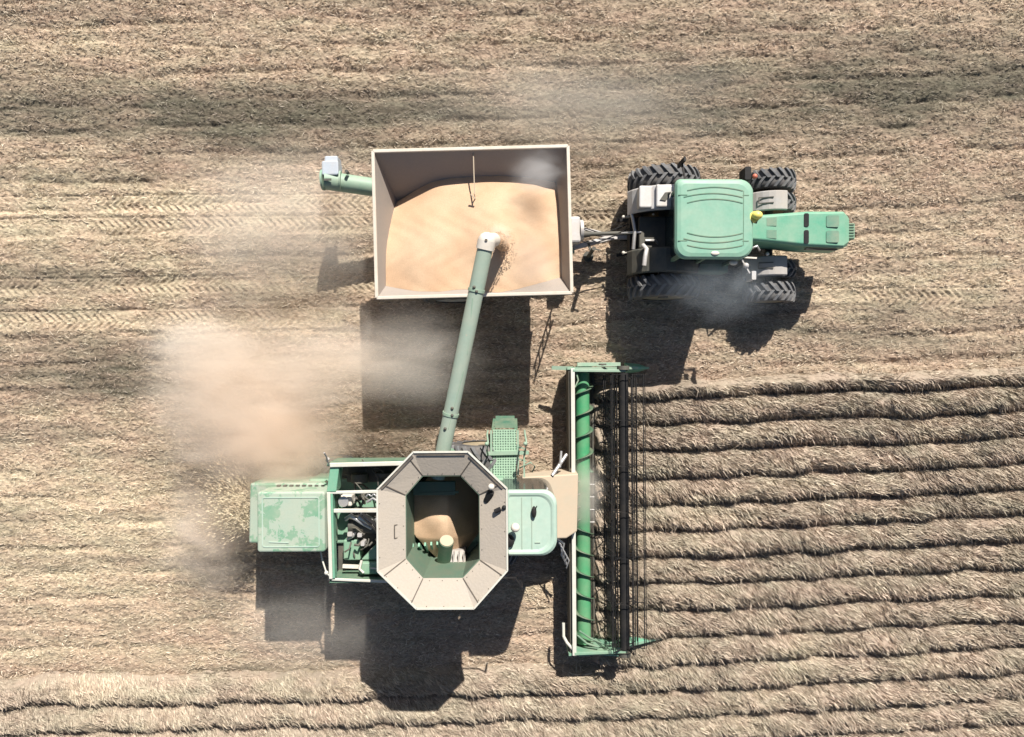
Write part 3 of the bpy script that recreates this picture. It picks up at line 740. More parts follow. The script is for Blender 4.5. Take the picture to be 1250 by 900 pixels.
# rear linkage
b = MB()
b.tube([(3.02, ty + .46, 1.3), (3.05, ty + .3, 1.33), (3.09, ty + .05, 1.35), (3.07, ty - .25, 1.33), (3.06, ty - .42, 1.3)], .045, 8)
b.cut(); b.tube([(2.8, ty + .02, 1.1), (3.0, ty + .0, 1.3), (3.25, ty + .0, 1.36)], .03, 8)
b.cut(); b.tube([(3.35, ty - .22, 1.4), (3.6, ty - .22, 1.42), (3.68, ty - .3, 1.3)], .035, 8)
b.build_each('lift_linkage', 'chrome', tractor)
b = MB()
for s in (-1, 1): b.bar((3.4, ty + s * .38, .9), (2.75, ty + s * .46, .6), .08).cut()
b.bar((3.4, ty, .5), (2.85, ty, .5), .12, .06); b.box(3.0, 3.3, ty - .42, ty + .42, .7, 1.15)
b.build_each('hitch', 'black', tractor)
b = MB()
for s in (-1, 1): b.cut().ball((2.86, ty + s * .46 , 1.0), .045); b.bar((2.9, ty + s * .46, 1.0), (3.1, ty + s * .44, 1.1), .025)
b.cut().ball((3.52, ty + .42, 1.5), .03); b.build_each('rear_light', 'cap', tractor)
b = MB(); b.tube([(3.22, ty - .40, 1.75), (3.28, ty - .52, 1.9), (3.24, ty - .70, 1.93), (3.22, ty - .92, 1.9)], .055, 10); b.build('hose_guard', 'lgrey', tractor)
b = MB(); b.box(4.6, 5.5, ty - .98, ty - .62, .75, 1.2); b.cut(); b.box(4.6, 5.5, ty + .62, ty + .98, .75, 1.2); b.build_each('fuel_tank', 'darkgreen', tractor, bevel=.05)
b = MB(); b.box(4.9, 4.94, ty + .97, ty + 1.15, .44, 1.0); b.box(5.26, 5.30, ty + .97, ty + 1.15, .44, 1.0)
for k in range(3): b.box(4.9, 5.3, ty + .98, ty + 1.15, .45 + k * .25, .49 + k * .25)
b.build('cab_steps', 'darkgreen', tractor)
b = MB(); b.tube([(5.75, ty - .52, 1.2), (5.8, ty - .5, 1.7), (5.95, ty - .44, 1.95), (6.1, ty - .5, 1.7)], .03, 8); b.ball((6.35, ty - .56, 1.55), .05); b.build('engine_hose', 'chrome', tractor)
fin(tractor)

# ================================================================== COMBINE
kb = Vector((-1.9, -3.43, 0)); ky = kb.y
comb = thing('combine_harvester', kb, 'green combine with octagonal grain tank unloading into the trailer while cutting crop', 'combine', R(.35))
for s in (-1, 1):
    wheel_parts(comb, (-.75, ky + s * 1.20, .92), .92, .60, kb, lugs=22)
    wheel_parts(comb, (-4.75, ky + s * .92, .58), .58, .40, kb, lugs=18)
b = MB(); b.box(-4.9, -.2, ky - .78, ky + .78, .75, 2.05); b.cyl((-.75, ky - 1.2, .92), (-.75, ky + 1.2, .92), .16); b.cyl((-4.75, ky - 1.1, .58), (-4.75, ky + 1.1, .58), .1)
b.box(-5.9, -4.3, ky - .66, ky + .66, 1.2, 1.6)
b.build('threshing_body', 'green', comb, bevel=.04)
# rear housing
b = MB(); b.prism([(-6.28, ky - .70), (-4.2, ky - .72), (-4.2, ky + .74), (-6.24, ky + .72)], [1.25, 1.25, 1.25, 1.25], [2.25, 2.42, 2.42, 2.25])
rh = b.build('rear_housing', M['rearhood'], comb, bevel=.04)
b = MB()
for k in range(9): b.cut().box(-5.55 + k * .15, -5.47 + k * .15, ky + .665, ky + .70, 2.33, 2.42)
b.build_each('vent_slot', 'dark', rh)
b = MB(); b.prism(rrect(-5.77, -4.23, ky - .71, ky + .66, .07), 2.3, 3.08)
hd = b.build('rear_hood', M['rearhood'], comb, bevel=.05, seg=3)
b = MB(); pl_ = rrect(-5.64, -4.36, ky - .58, ky + .53, .05)
pts = [Vector((p[0], p[1], 3.083)) for p in pl_]
for p, q in zip(pts, pts[1:] + pts[:1]): b.bar(p, q, .022, .02)
b.bar((-5.50, ky - .47, 3.085), (-5.05, ky - .49, 3.085), .02)
b.build('hood_pressing', M['cabroof'], hd)
b = MB()
b.prism([(-6.5, ky - .62), (-6.2, ky - .66), (-6.2, ky + .7), (-6.45, ky + .6)], [.9] * 4, [1.5, 1.9, 1.9, 1.5]); b.build('straw_chopper', 'green', comb, bevel=.03)
# engine deck : floor, side panels, rails
b = MB(); b.box(-4.22, -2.3, ky - 1.46, ky + 1.25, 1.75, 1.95); b.build('engine_deck', 'dark', comb)
b = MB()
b.box(-4.24, -2.4, ky + 1.20, ky + 1.27, 1.9, 2.86); b.cut(); b.box(-4.22, -2.4, ky - 1.50, ky - 1.44, 1.3, 2.80)
b.build_each('side_panel', 'darkgreen', comb, bevel=.015)
b = MB()
b.prism([(-4.24, ky + .62), (-4.02, ky + .62), (-3.94, ky + 1.24), (-4.15, ky + 1.24)], 2.5, 2.90); b.build('corner_panel', 'hoodgreen', comb, bevel=.02)
b = MB(); b.bar((-4.15, ky + 1.24, 2.93), (-2.45, ky + 1.27, 2.93), .10, .05); b.build('top_rail', 'white', comb, bevel=.015)
b = MB(); b.bar((-4.20, ky + .60, 2.85), (-2.8, ky + .62, 2.85), .07, .06); b.bar((-4.20, ky + .62, 2.85), (-4.16, ky - 1.38, 2.85), .08, .08); b.bar((-4.16, ky - 1.40, 2.82), (-2.7, ky - 1.47, 2.82), .06, .05)
b.bar((-4.1, ky + .17, 2.8), (-2.8, ky + .17, 2.8), .09, .06)
b.build('deck_frame', 'white', comb, bevel=.015)
b = MB(); b.bar((-4.13, ky + .58, 2.78), (-4.09, ky - 1.36, 2.78), .05, .2); b.build('deck_screen_edge', 'hoodgreen', comb)
b = MB()
b.prism(rrect(-3.9, -2.9, ky - .75, ky + .1, .05), 1.95, 2.28); b.cyl((-3.85, ky - .25, 2.36), (-3.2, ky - .3, 2.36), .17)
b.box(-3.95, -2.6, ky + .72, ky + 1.12, 1.95, 2.2)
b.cyl((-3.6, ky + .95, 2.35), (-3.6, ky + .75, 2.35), .2); b.cyl((-3.0, ky + .98, 2.35), (-3.0, ky + .9, 2.35), .24)
b.build('engine', 'dark', comb, bevel=.03)
b = MB()
b.tube([(-3.9, ky - .1, 2.5), (-3.75, ky + .02, 2.62), (-3.5, ky - .15, 2.62), (-3.3, ky - .3, 2.5)], .05, 8)
b.cut(); b.cyl((-3.55, ky + .02, 2.6), (-3.28, ky - .14, 2.6), .10); b.cut(); b.cyl((-3.15, ky - .02, 2.62), (-2.95, ky - .28, 2.62), .10)
b.cut(); b.tube([(-3.35, ky + .35, 2.74), (-3.2, ky + .45, 2.78), (-3.0, ky + .32, 2.78), (-2.85, ky + .42, 2.76)], .03, 8)
b.cut(); b.tube([(-3.9, ky - .6, 2.3), (-3.75, ky - .5, 2.42), (-3.68, ky - .35, 2.3)], .045, 8)
b.cut(); b.cyl((-3.55, ky - .50, 2.3), (-3.4, ky - .32, 2.45), .035)
b.cut(); b.cyl((-3.9, ky + .36, 2.5), (-3.9, ky + .36, 2.72), .12, n=16)
for k in range(6): b.cut(); b.tube([(-3.35 + .12 * k, ky + .50, 2.80), (-3.30 + .12 * k, ky + .56, 2.84), (-3.24 + .12 * k, ky + .50, 2.80)], .022, 6)
b.build_each('engine_pipe', 'chrome', comb)
rp_ = random.Random(12); b = MB()
for k in range(26):
    x = rp_.uniform(-4.0, -2.9); y = ky + rp_.uniform(-1.3, 1.1); z = rp_.uniform(2.2, 2.68); a = rp_.choice((0, 1.57, .6, 2.4)); L_ = rp_.uniform(.12, .45)
    pts = [(x, y, z), (x + math.cos(a) * L_ * .6, y + math.sin(a) * L_ * .6, z + .05), (x + math.cos(a + .4) * L_, y + math.sin(a + .4) * L_, z - .08)]
    b.cut(); b.tube(pts, rp_.uniform(.012, .035), 7)
b.build_each('engine_hose', 'dark', comb); b = MB()
for k in range(9):
    x = rp_.uniform(-3.95, -3.0); y = ky + rp_.uniform(-1.2, 1.05); z = rp_.uniform(2.3, 2.6); w_ = rp_.uniform(.05, .13); h_ = rp_.uniform(.05, .13)
    b.cut(); b.prism(rrect(x, x + w_, y, y + h_, .02), z - .3, z)
b.build_each('engine_fitting', 'lgrey', comb)
b = MB(); b.bar((-3.45, ky + .12, 2.78), (-2.85, ky - .48, 2.72), .06, .05); b.bar((-3.55, ky + .10, 2.78), (-2.95, ky - .50, 2.72), .03, .04)
b.build('belt_guard', 'black', comb)
b = MB(); b.box(-3.98, -3.72, ky + .24, ky + .50, 2.3, 2.66); b.build('air_cleaner', 'cap', comb, bevel=.03)
b = MB()
b.prism([(-3.55, ky - 1.05), (-2.7, ky - 1.05), (-2.7, ky - .5), (-3.0, ky - .5)], 2.1, 2.52); b.cut(); b.prism(rrect(-3.58, -2.6, ky - 1.36, ky - 1.08, .05), 2.1, 2.62); b.cut(); b.box(-4.0, -3.6, ky - 1.1, ky - .62, 1.95, 2.35)
b.build_each('storage_box', 'green', comb, bevel=.03)
b = MB(); b.tube([(-3.5, ky - 1.02, 2.66), (-3.55, ky - 1.2, 2.68), (-3.45, ky - 1.3, 2.68)], .03, 8); b.bar((-4.0, ky - 1.22, 2.4), (-3.6, ky - 1.24, 2.4), .08, .06); b.bar((-3.3, ky - 1.2, 2.66), (-3.0, ky - 1.22, 2.64), .03, .02)
b.build('pipe_run', 'cap', comb)
b = MB(); b.tube([(-4.45, ky - .72, 2.7), (-4.38, ky - 1.0, 2.75), (-4.28, ky - 1.26, 2.8), (-4.1, ky - 1.42, 2.82)], .02, 8); b.ball((-4.28, ky - 1.26, 2.8), .05)
b.tube([(-4.3, ky - 1.5, 2.5), (-4.32, ky - 1.62, 2.3)], .02, 8)
b.build('handrail', 'white', comb)
b = MB(); b.tube([(-4.18, ky + 1.24, 2.9), (-4.18, ky + 1.45, 3.1), (-4.19, ky + 1.56, 3.25)], .018, 8); b.bar((-4.3, ky + 1.3, 2.6), (-4.2, ky + 1.38, 2.9), .06)
b.build('antenna', 'grey', comb)
# grain tank : outer octagon of flared panels
Ho, Hi = 4.1, 3.86
outp = [P(x, y, Ho) for x, y in ((505, 552), (572, 552), (619, 597), (619, 697), (578, 743), (508, 743), (461, 697), (461, 597))]
inp = [P(x, y, Hi) for x, y in ((516, 580), (563, 580), (586, 604), (586, 684), (565, 706), (516, 706), (495, 682), (495, 604))]
for v_ in outp + inp: v_.x += 0
tank = MB()
lowp = [Vector((p.x, p.y, 1.9)) for p in inp]
cx0 = sum((p.x for p in inp)) / 8; cy0 = sum((p.y for p in inp)) / 8
def shr(ps, d, z=None): return [Vector((p.x + (cx0 - p.x) * d, p.y + (cy0 - p.y) * d, p.z if z is None else z)) for p in ps]
tank.loft([lowp, inp, shr(inp, .025), shr(lowp, .025)], caps=False)
tk = tank.build('grain_tank', 'tankwall', comb)
b = MB(); b.add([Vector((p.x, p.y, 2.02)) for p in inp], [tuple(range(8))]); b.build('tank_floor', 'darkgreen', tk)
ext = MB()
for i in range(8):
    j = (i + 1) % 8
    a, c, e, g2 = outp[i], outp[j], inp[j], inp[i]
    ext.add([a, c, e, g2], [(0, 1, 2, 3)])
ex = ext.build('tank_extension', 'panel', comb, solid=.03)
b = MB()
for i in range(8):
    j = (i + 1) % 8
    b.bar(outp[i] + Vector((0, 0, .0)), outp[j] + Vector((0, 0, .0)), .035, .06)
b.build('extension_edge', 'white', ex)
b = MB()
for (i, j) in ((7, 0), (1, 2), (3, 4), (5, 6)):
    for t, k in ((.14, i), (.86, j)):
        a = outp[i].lerp(outp[j], t) + Vector((0, 0, .018)); c = inp[k] + Vector((0, 0, .018)); b.bar(a, c, .022, .02)
b.build('panel_seams', 'seam', ex)
b = MB()
for i, j in ((7, 0), (0, 1), (1, 2)):
    a = outp[i] + (outp[j] - outp[i]) * .06; c = outp[j] + (outp[i] - outp[j]) * .06
    ins = Vector((cx0, cy0, Ho)) - (a + c) / 2; ins = ins.normalized() * .055
    b.bar(a + ins + Vector((0, 0, -.01)), c + ins + Vector((0, 0, -.01)), .045, .03)
b.build('seal_strip', 'seam', ex)
b = MB()
for i in range(8):
    j = (i + 1) % 8
    for row, ins in ((.08, outp), (.93, inp)):
        for t in (.16, .52, .83):
            q = outp[i].lerp(outp[j], t).lerp(inp[i].lerp(inp[j], t), row) + Vector((0, 0, .02)); b.cyl(q, q + Vector((0, 0, .010)), .009, n=8)
bo = b.build('panel_bolts', 'seam', ex); bo['kind'] = 'stuff'
b = MB(); hp = (outp[6].lerp(outp[7], .45)).lerp(inp[6].lerp(inp[7], .45), .68) + Vector((0, 0, .02))
b.bar(hp + Vector((-.04, -.14, .02)), hp + Vector((-.04, .14, .02)), .02); b.bar(hp + Vector((.04, -.14, -.04)), hp + Vector((.04, .14, -.04)), .02); b.bar(hp + Vector((-.04, .14, .02)), hp + Vector((.04, .14, -.04)), .02); b.bar(hp + Vector((-.04, -.14, .02)), hp + Vector((.04, -.14, -.04)), .02)
b.build('panel_handle', 'seam', ex)
b = MB(); q = P(600, 595, 4.15); b.ball(q, .07); b.build('tank_lamp', 'cap', comb)
b = MB(); b.cyl(P(600, 601, 4.05), P(594, 612, 3.9), .07, n=12); q = P(611, 622, 4.1); b.cyl(q, q + Vector((-.12, -.06, -.02)), .05, n=10); b.ball(q + Vector((.08, .03, 0)), .05)
b.build('work_light', 'black', comb)
# things inside the tank
b = MB()
q0 = P(541, 688, 2.6); b.cyl(q0, P(545, 661, 3.15), .16, n=20); b.build('filling_auger', 'darkgreen', tk); b = MB(); e_ = P(545, 661, 3.15); b.cyl(e_, e_ + (e_ - q0).normalized() * .03, .15, n=20); b.build('auger_cap', 'tan', tk)
b = MB(); qq = [P(543, 706, 2.95), P(568, 706, 2.95), P(568, 672, 2.5), P(543, 672, 2.5)]
b.prism([(p.x, p.y) for p in qq], [2.0] * 4, [3.1, 3.1, 2.5, 2.5])
for k in range(4): x = qq[3].x + .08 + k * .12; b.box(x, x + .03, qq[0].y + .1, qq[3].y, 2.5, 2.78)
b.build('tank_baffle', 'grey', tk, bevel=.015)
b = MB()
for k in range(6): x = P(500 + k * 7, 0, 2.5).x; b.bar((x, ky - .95, 2.2), (x, ky - .6, 3.0 - .05 * k), .04, .08)
b.tube([P(500, 690, 2.9), P(520, 694, 2.8), P(536, 700, 2.9), P(560, 704, 3.1)], .06, 8)
b.build('tank_braces', 'hoodgreen', tk)
b = MB(); b.bar(P(505, 596, 3.1), P(556, 596, 3.1), .30, .12); b.bar(P(512, 603, 3.15), P(560, 601, 3.15), .05, .05); b.build('cross_auger_cover', 'tankwall', tk)
# cab
b = MB(); b.prism(rrect(-.35, 1.0, ky - .70, ky + .72, .1, rs=(.35, .35, .05, .05)), 1.5, 3.36); b.build('cab', 'glass', comb)
b = MB(); rr_ = lambda i, z: [Vector((p[0], p[1], z)) for p in rrect(-.10 + i * .3, .99 - i, ky - .715 + i, ky + .735 - i, .3, 8, rs=(.36, .30, .04, .04))]
b.loft([rr_(.03, 3.30), rr_(0, 3.36), rr_(0, 3.46), rr_(.05, 3.51), rr_(.10, 3.50), rr_(.14, 3.475)])
rf = b.build('cab_roof', 'cabroof', comb, bevel=.012)
b = MB()
for x in (.22, .44): b.bar((x, ky - .56, 3.482), (x, ky + .58, 3.482), .018, .012)
b.bar((.50, ky - .42, 3.485), (.62, ky - .42, 3.485), .02, .012)
b.build('roof_seam', 'tubegreen', rf)
b = MB(); q = P(629, 645, 3.75); b.ball(q, .10); b.build('roof_beacon', 'cap', comb)
b = MB(); q = P(622, 661, 3.55); b.ball(q, .12, sz=(.9, 1.2, .5)); b.cut(); q = P(652, 626, 3.55); b.ball(q, .07, sz=(.8, 1.9, .8)); b.bar(q, q + Vector((.06, .15, .1)), .02); b.cut(); b.ball(P(616, 650, 3.7), .05)
b.build_each('roof_horn', 'black', comb)
b = MB(); a = P(606, 706, 3.3); c = P(629, 706, 3.3); e = P(637, 719, 3.2); b.bar(a, c, .03); b.bar(c, e, .03); b.bar(e + Vector((0, 0, -.3)), e, .1, .03, up=(1, 0, 0)); b.build('cab_mirror', 'black', comb)
# walkway with steps and rails
b = MB(); b.box(-.46, .12, ky + .70, ky + 1.92, 1.70, 1.76); wk = b.build('walkway', 'punched', comb)
b = MB()
for x in (-.50, .155): b.bar((x, ky + .8, 1.73), (x, ky + 1.9, 1.73), .05, .08)
b.bar((-.62, ky + 1.34, 1.80), (.42, ky + 1.36, 1.80), .09, .06)
b.bar((.30, ky + .8, 2.1), (.30, ky + 1.40, 2.1), .04)
for yy in (1.5, 1.2): b.bar((.155, ky + yy, 1.75), (.35, ky + yy - .05, 1.9), .03)
b.build('walkway_frame', 'cartauger', wk)
b = MB()
for x in (-.58, .32): b.cut(); b.tube([(x, ky + 1.3, 1.8), (x, ky + 1.5, 2.5), (x + .03, ky + 1.66, 2.55), (x, ky + 1.86, 2.3), (x, ky + 1.90, 1.8)], .022, 8); b.ball((x, ky + 1.66, 2.56), .05)
b.cut(); b.tube([(.2, ky + 1.0, 1.9), (.45, ky + 1.2, 2.4), (.55, ky + 1.1, 2.4), (.5, ky + .9, 1.9)], .018, 8)
b.build_each('walkway_rail', 'cartauger', wk)
b = MB()
for k in range(4): b.box(-.42, .08, ky + 1.93 + k * .04, ky + 2.05 + k * .04, .45 + (3 - k) * .33, .49 + (3 - k) * .33)
for x in (-.45, .11): b.bar((x, ky + 1.92, 1.72), (x, ky + 2.08, .4), .03, .08)
b.build('ladder', 'darkgreen', comb)
# feeder house
b = MB(); b.prism([(.25, ky - .80), (1.35, ky - .82), (1.62, ky - .66), (1.66, ky + .78), (.25, ky + .74)], [1.1, .5, .35, .35, 1.1], [1.72, 1.52, 1.48, 1.48, 1.72])
b.build('feeder_house', 'tan', comb, bevel=.03)
b = MB(); b.cyl((1.0, ky + .76, 1.6), (1.38, ky + 1.25, 1.35), .045, n=10); b.cut(); b.cyl((1.2, ky + .95, 1.5), (1.24, ky + 1.35, 1.45), .03)
b.cut(); b.tube([(1.1, ky - .8, 1.5), (1.3, ky - 1.0, 1.3), (1.25, ky - 1.3, 1.2), (1.4, ky - 1.6, 1.1)], .03, 8)
for k in range(5): b.cut(); b.tube([(1.12 + .05 * k, ky - .9 - .08 * k, 1.35), (1.22 + .05 * k, ky - 1.0 - .1 * k, 1.4), (1.25 + .03 * k, ky - 1.25 - .1 * k, 1.2)], .018, 6)
b.build_each('lift_cylinder', 'chrome', comb)
# unload auger
pa = P(533, 590, 3.2); pb2 = P(541, 552, 3.45); pt = P(596, 296, 4.3)
d = (pt - pb2).normalized()
b = MB(); b.cyl(pb2 - d * .6, pt, .165, n=28)
ua = b.build('unloading_auger', 'tubegreen', comb)
b = MB(); 
for t in (.19, .78): q = pb2.lerp(pt, t); b.cyl(q - d * .03, q + d * .03, .182, n=28)
b.bar(pb2.lerp(pt, .12) + Vector((.03, 0, .17)), pb2.lerp(pt, .40) + Vector((.10, 0, .155)), .012); b.bar(pb2.lerp(pt, .48) + Vector((.10, 0, .14)), pb2.lerp(pt, .74) + Vector((-.03, 0, .17)), .014)
b.build('tube_band', 'cartauger', ua)
b = MB()
for t, dx in ((.77, .02), (.79, -.05), (.22, .02), (.185, .05), (.12, -.04)): q = pb2.lerp(pt, t) + Vector((dx, 0, .17)); b.ball(q, .035)
b.build('tube_bolt', 'dark', ua)
b = MB(); e = pt + d * .02
b.cyl(pt - d * .16, pt + d * .03, .19, n=24); b.ball(pt + d * .02, .185, sz=(1, 1, 1)); b.cyl(e, e + Vector((.14, .10, -.42)), .17, .15, n=20)
b.build('spout', 'cap', ua)
b = MB(); b.cyl(pt + Vector((0, .0, .15)), pt + Vector((0, 0, .205)), .03, n=10); b.build('spout_bolt', 'seam', ua)
b = MB(); tx, ty_ = P(540, 567, 3.3).x, P(540, 567, 3.3).y; b.cyl((tx, ty_, 1.6), (tx, ty_, 3.3), .18, n=20); b.ball((tx, ty_, 3.3), .2); b.build('auger_turret', 'green', comb)

# header -----------------------------------------------------------
hy0, hy1 = -7.30, -.02
b = MB()
b.bar((1.56, hy0, 1.18), (1.56, hy1, 1.18), .10, .10); b.build('header_beam', 'white', comb, bevel=.01)
hdr = MB()
# back sheet + trough floor profile (x,z)
prof = [(1.50, 1.12), (1.50, .32), (1.62, .16), (1.95, .13), (2.18, .10), (2.18, .07), (1.95, .09), (1.60, .11), (1.46, .30), (1.46, 1.12)]
hdr.loft([[Vector((x, hy0 + .03, z)) for x, z in prof], [Vector((x, hy1 - .03, z)) for x, z in prof]])
ho = hdr.build('header', 'dirt', comb)
b = MB(); b.cyl((1.86, hy0 + .1, .62), (1.86, hy1 - .1, .62), .185, n=28); au = b.build('header_auger', 'auger', ho)
fl = MB(); L = hy1 - hy0 - .3
def flight(ya, yb, hand, turns):
    n_ = int(turns * 22); vv = []; ff = []
    for i in range(n_ + 1):
        t = i / n_; a = hand * 2 * math.pi * turns * t; yy = ya + (yb - ya) * t
        for rr in (.17, .285): vv.append((1.86 + rr * math.cos(a), yy, .62 + rr * math.sin(a)))
    for i in range(n_): ff.append((2 * i, 2 * i + 1, 2 * i + 3, 2 * i + 2))
    fl.add(vv, ff, True)
flight(hy0 + .12, -4.15, 1, 5.4); flight(-2.75, hy1 - .12, -1, 4.6)
fl.build('auger_flight', 'flight', ho, solid=.022)
b = MB(); rng2 = random.Random(3)
for k in range(12): a = k * 2.1; yy = -4.05 + k * .11; b.cyl((1.86, yy, .62), (1.86 + .30 * math.cos(a), yy, .62 + .30 * math.sin(a)), .012, n=6)
b.build('auger_fingers', 'chrome', ho)
b = MB(); b.box(2.18, 2.24, hy0 + .05, hy1 - .05, .07, .12)
k = 0; yy = hy0 + .1
while yy < hy1 - .1:
    b.add([(2.24, yy - .02, .08), (2.24, yy + .02, .08), (2.34, yy, .09), (2.24, yy, .12)], [(0, 1, 2), (0, 3, 1), (1, 3, 2), (2, 3, 0)]); yy += .0762
b.build('cutter_bar', 'dark', ho)
# reel
RX, RZ, RR = 2.86, 1.08, .50
b = MB(); b.cyl((RX, hy0 + .12, RZ), (RX, hy1 - .12, RZ), .125, n=20); reel = b.build('reel_tube', 'black', ho)
for kk in range(6):
    a = 2 * math.pi * kk / 6 + .22
    bxx, bzz = RX + RR * math.cos(a), RZ + RR * math.sin(a)
    b = MB(); b.cyl((bxx, hy0 + .15, bzz), (bxx, hy1 - .15, bzz), .014, n=8)
    b.bar((bxx + .045, hy0 + .15, bzz - .02), (bxx + .045, hy1 - .15, bzz - .02), .012, .05)
    yy = hy0 + .2
    while yy < hy1 - .2:
        b.bar((bxx, yy, bzz), (bxx - .02 * (kk % 2), yy, bzz - .18), .005); yy += .15
    b.build('reel_bat', 'black', ho)
b = MB()
nS = 7
for q_ in range(nS):
    yy = hy0 + .16 + (hy1 - hy0 - .32) * q_ / (nS - 1)
    for kk in range(6):
        a = 2 * math.pi * kk / 6 + .22; a2 = a + math.pi / 3
        p1 = Vector((RX + RR * math.cos(a), yy, RZ + RR * math.sin(a))); p2 = Vector((RX + RR * math.cos(a2), yy, RZ + RR * math.sin(a2)))
        b.bar((RX, yy, RZ), p1, .03, .012, up=(0, 1, 0))
        b.bar(p1.lerp(Vector((RX, yy, RZ)), .4), p2.lerp(Vector((RX, yy, RZ)), .4), .02, .01, up=(0, 1, 0))
for dx in (-.17, -.32, .20, .33): b.cyl((RX + dx, hy0 + .15, RZ + .02), (RX + dx, hy1 - .15, RZ + .02), .014, n=6)
b.build('reel_spider', 'black', ho)
# end sheets and dividers
def endsheet(yc, nose, s, mt):
    b = MB()
    o_ = [(1.42, 1.16), (2.25, 1.05), (2.9, .72), (3.35, .45), (nose, .12), (3.3, .06), (1.6, .06), (1.40, .3)]
    b.loft([[Vector((x, yc - .03, z)) for x, z in o_], [Vector((x, yc + .03, z)) for x, z in o_]])
    e_ = b.build('end_sheet', mt, ho, bevel=.01)
    b = MB()
    b.loft([[Vector((3.05, yc - .15, .08)), Vector((3.05, yc + .15, .08)), Vector((3.05, yc + .06, .58)), Vector((3.05, yc - .06, .58))],
            [Vector((3.45, yc - .11, .06)), Vector((3.45, yc + .11, .06)), Vector((3.45, yc + .04, .40)), Vector((3.45, yc - .04, .40))],
            [Vector((nose, yc - .015, .06)), Vector((nose, yc + .015, .06)), Vector((nose, yc + .01, .12)), Vector((nose, yc - .01, .12))]])
    b.build('divider_nose', 'hoodgreen', ho, bevel=.01)
    b = MB()
    b.bar((1.56, yc - s * .05, 1.2), (RX + .05, yc - s * .07, RZ + .05), .07, .08); b.cyl((1.9, yc, .62), (1.9, yc + s * .07, .62), .22, n=20)
    b.bar((1.7, yc + s * .10, .9), (2.85, yc + s * .10, .7), .10, .05)
    b.bar((2.2, yc + s * .06, 1.0), (2.75, yc + s * .06, 1.08), .04)
    b.build('reel_arm', 'cartauger' if s > 0 else 'green', ho, bevel=.01)
    b = MB(); b.cyl((1.9, yc + s * .07, .62), (1.9, yc + s * .13, .62), .16, n=18); b.cyl((RX, yc - s * .04, RZ), (RX, yc + s * .06, RZ), .16, n=18); b.cyl((2.35, yc + s * .08, .95), (2.35, yc + s * .12, .95), .1, n=14)
    b.build('drive_pulley', 'dark', ho)
endsheet(hy1, 3.72, 1, 'cartauger'); endsheet(hy0, 4.02, -1, 'green')
b = MB(); b.bar((1.05, hy1 + .02, .95), (1.58, hy1 + .0, 1.12), .10, .06); b.build('top_gusset', 'cartauger', ho)
b = MB(); b.tube([(1.30, hy0 + .75, 1.0), (1.30, hy0 + .42, 1.02), (1.38, hy0 + .28, 1.08), (1.54, hy0 + .12, 1.15)], .04, 8); b.build('hose_loop', 'white', ho)
b = MB(); b.tube([(1.66, hy1 - .1, 1.1), (1.70, hy1 - .3, 1.2), (1.62, hy1 - .48, 1.18), (1.56, hy1 - .42, 1.2)], .022, 8); b.tube([(1.7, hy0 + .55, 1.0), (2.0, hy0 + .35, 1.0), (2.3, hy0 + .2, .95), (2.6, hy0 + .2, .9)], .025, 8); b.tube([(1.66, hy0 + .4, .9), (1.9, hy0 + .2, .95), (2.2, hy0 + .12, 1.0)], .03, 8)
b.build('hydraulic_hose', 'darkgreen', ho)
fin(comb)

# grain in the combine tank
m_ = MB(); vv = []; ff = []; n = 48
pk2 = P(538, 636, 2.9)
for j in range(n + 1):
    for i in range(n + 1):
        u_ = i / n * 2 - 1; v_ = j / n * 2 - 1
        # map the square onto the octagon by clamping along the ray
        x = cx0 + u_ * .80; y = cy0 + v_ * 1.09
        lim = 1.38
        if abs(u_) + abs(v_) > lim: s_ = lim / (abs(u_) + abs(v_)); x = cx0 + u_ * .80 * s_; y = cy0 + v_ * 1.09 * s_
        r = math.hypot(x - pk2.x, y - pk2.y); z = 2.92 - .26 * r - .9 * max(0, x - pk2.x - .15) + .02 * math.sin(9 * x) * math.sin(7 * y)
        if y < pk2.y - .45: z -= .6 * (pk2.y - .45 - y)
        if x < pk2.x: z -= .12 * (pk2.x - x)
        vv.append((x, y, max(z, 2.06)))
for j in range(n):
    for i in range(n): a = j * (n + 1) + i; ff.append((a, a + 1, a + n + 2, a + n + 1))
m_.add(vv, ff, True); tg = m_.build('tank_grain', 'grain'); tg['kind'] = 'stuff'; tg['label'] = 'orange grain lying in the octagonal tank of the combine'
# grain stream from the spout
m_ = MB(); q = pt + d * .02 + Vector((.14, .1, -.4)); m_.cyl(q, (q.x + .16, q.y + .06, 2.85), .10, .15, n=16)
rr3 = random.Random(4)
for k in range(520):
    t = rr3.random(); a = rr3.random() * 6.28; r_ = .12 + .30 * t * rr3.random(); z = q.z + (2.9 - q.z) * t
    m_.box(*(lambda x, y: (x, x + .014, y, y + .014))(q.x + .12 * t + .04 + r_ * math.cos(a), q.y + .04 + r_ * math.sin(a)), z, z + .014)
sg = m_.build('falling_grain', 'grain'); sg['kind'] = 'stuff'; sg['label'] = 'stream of grain pouring from the auger spout'

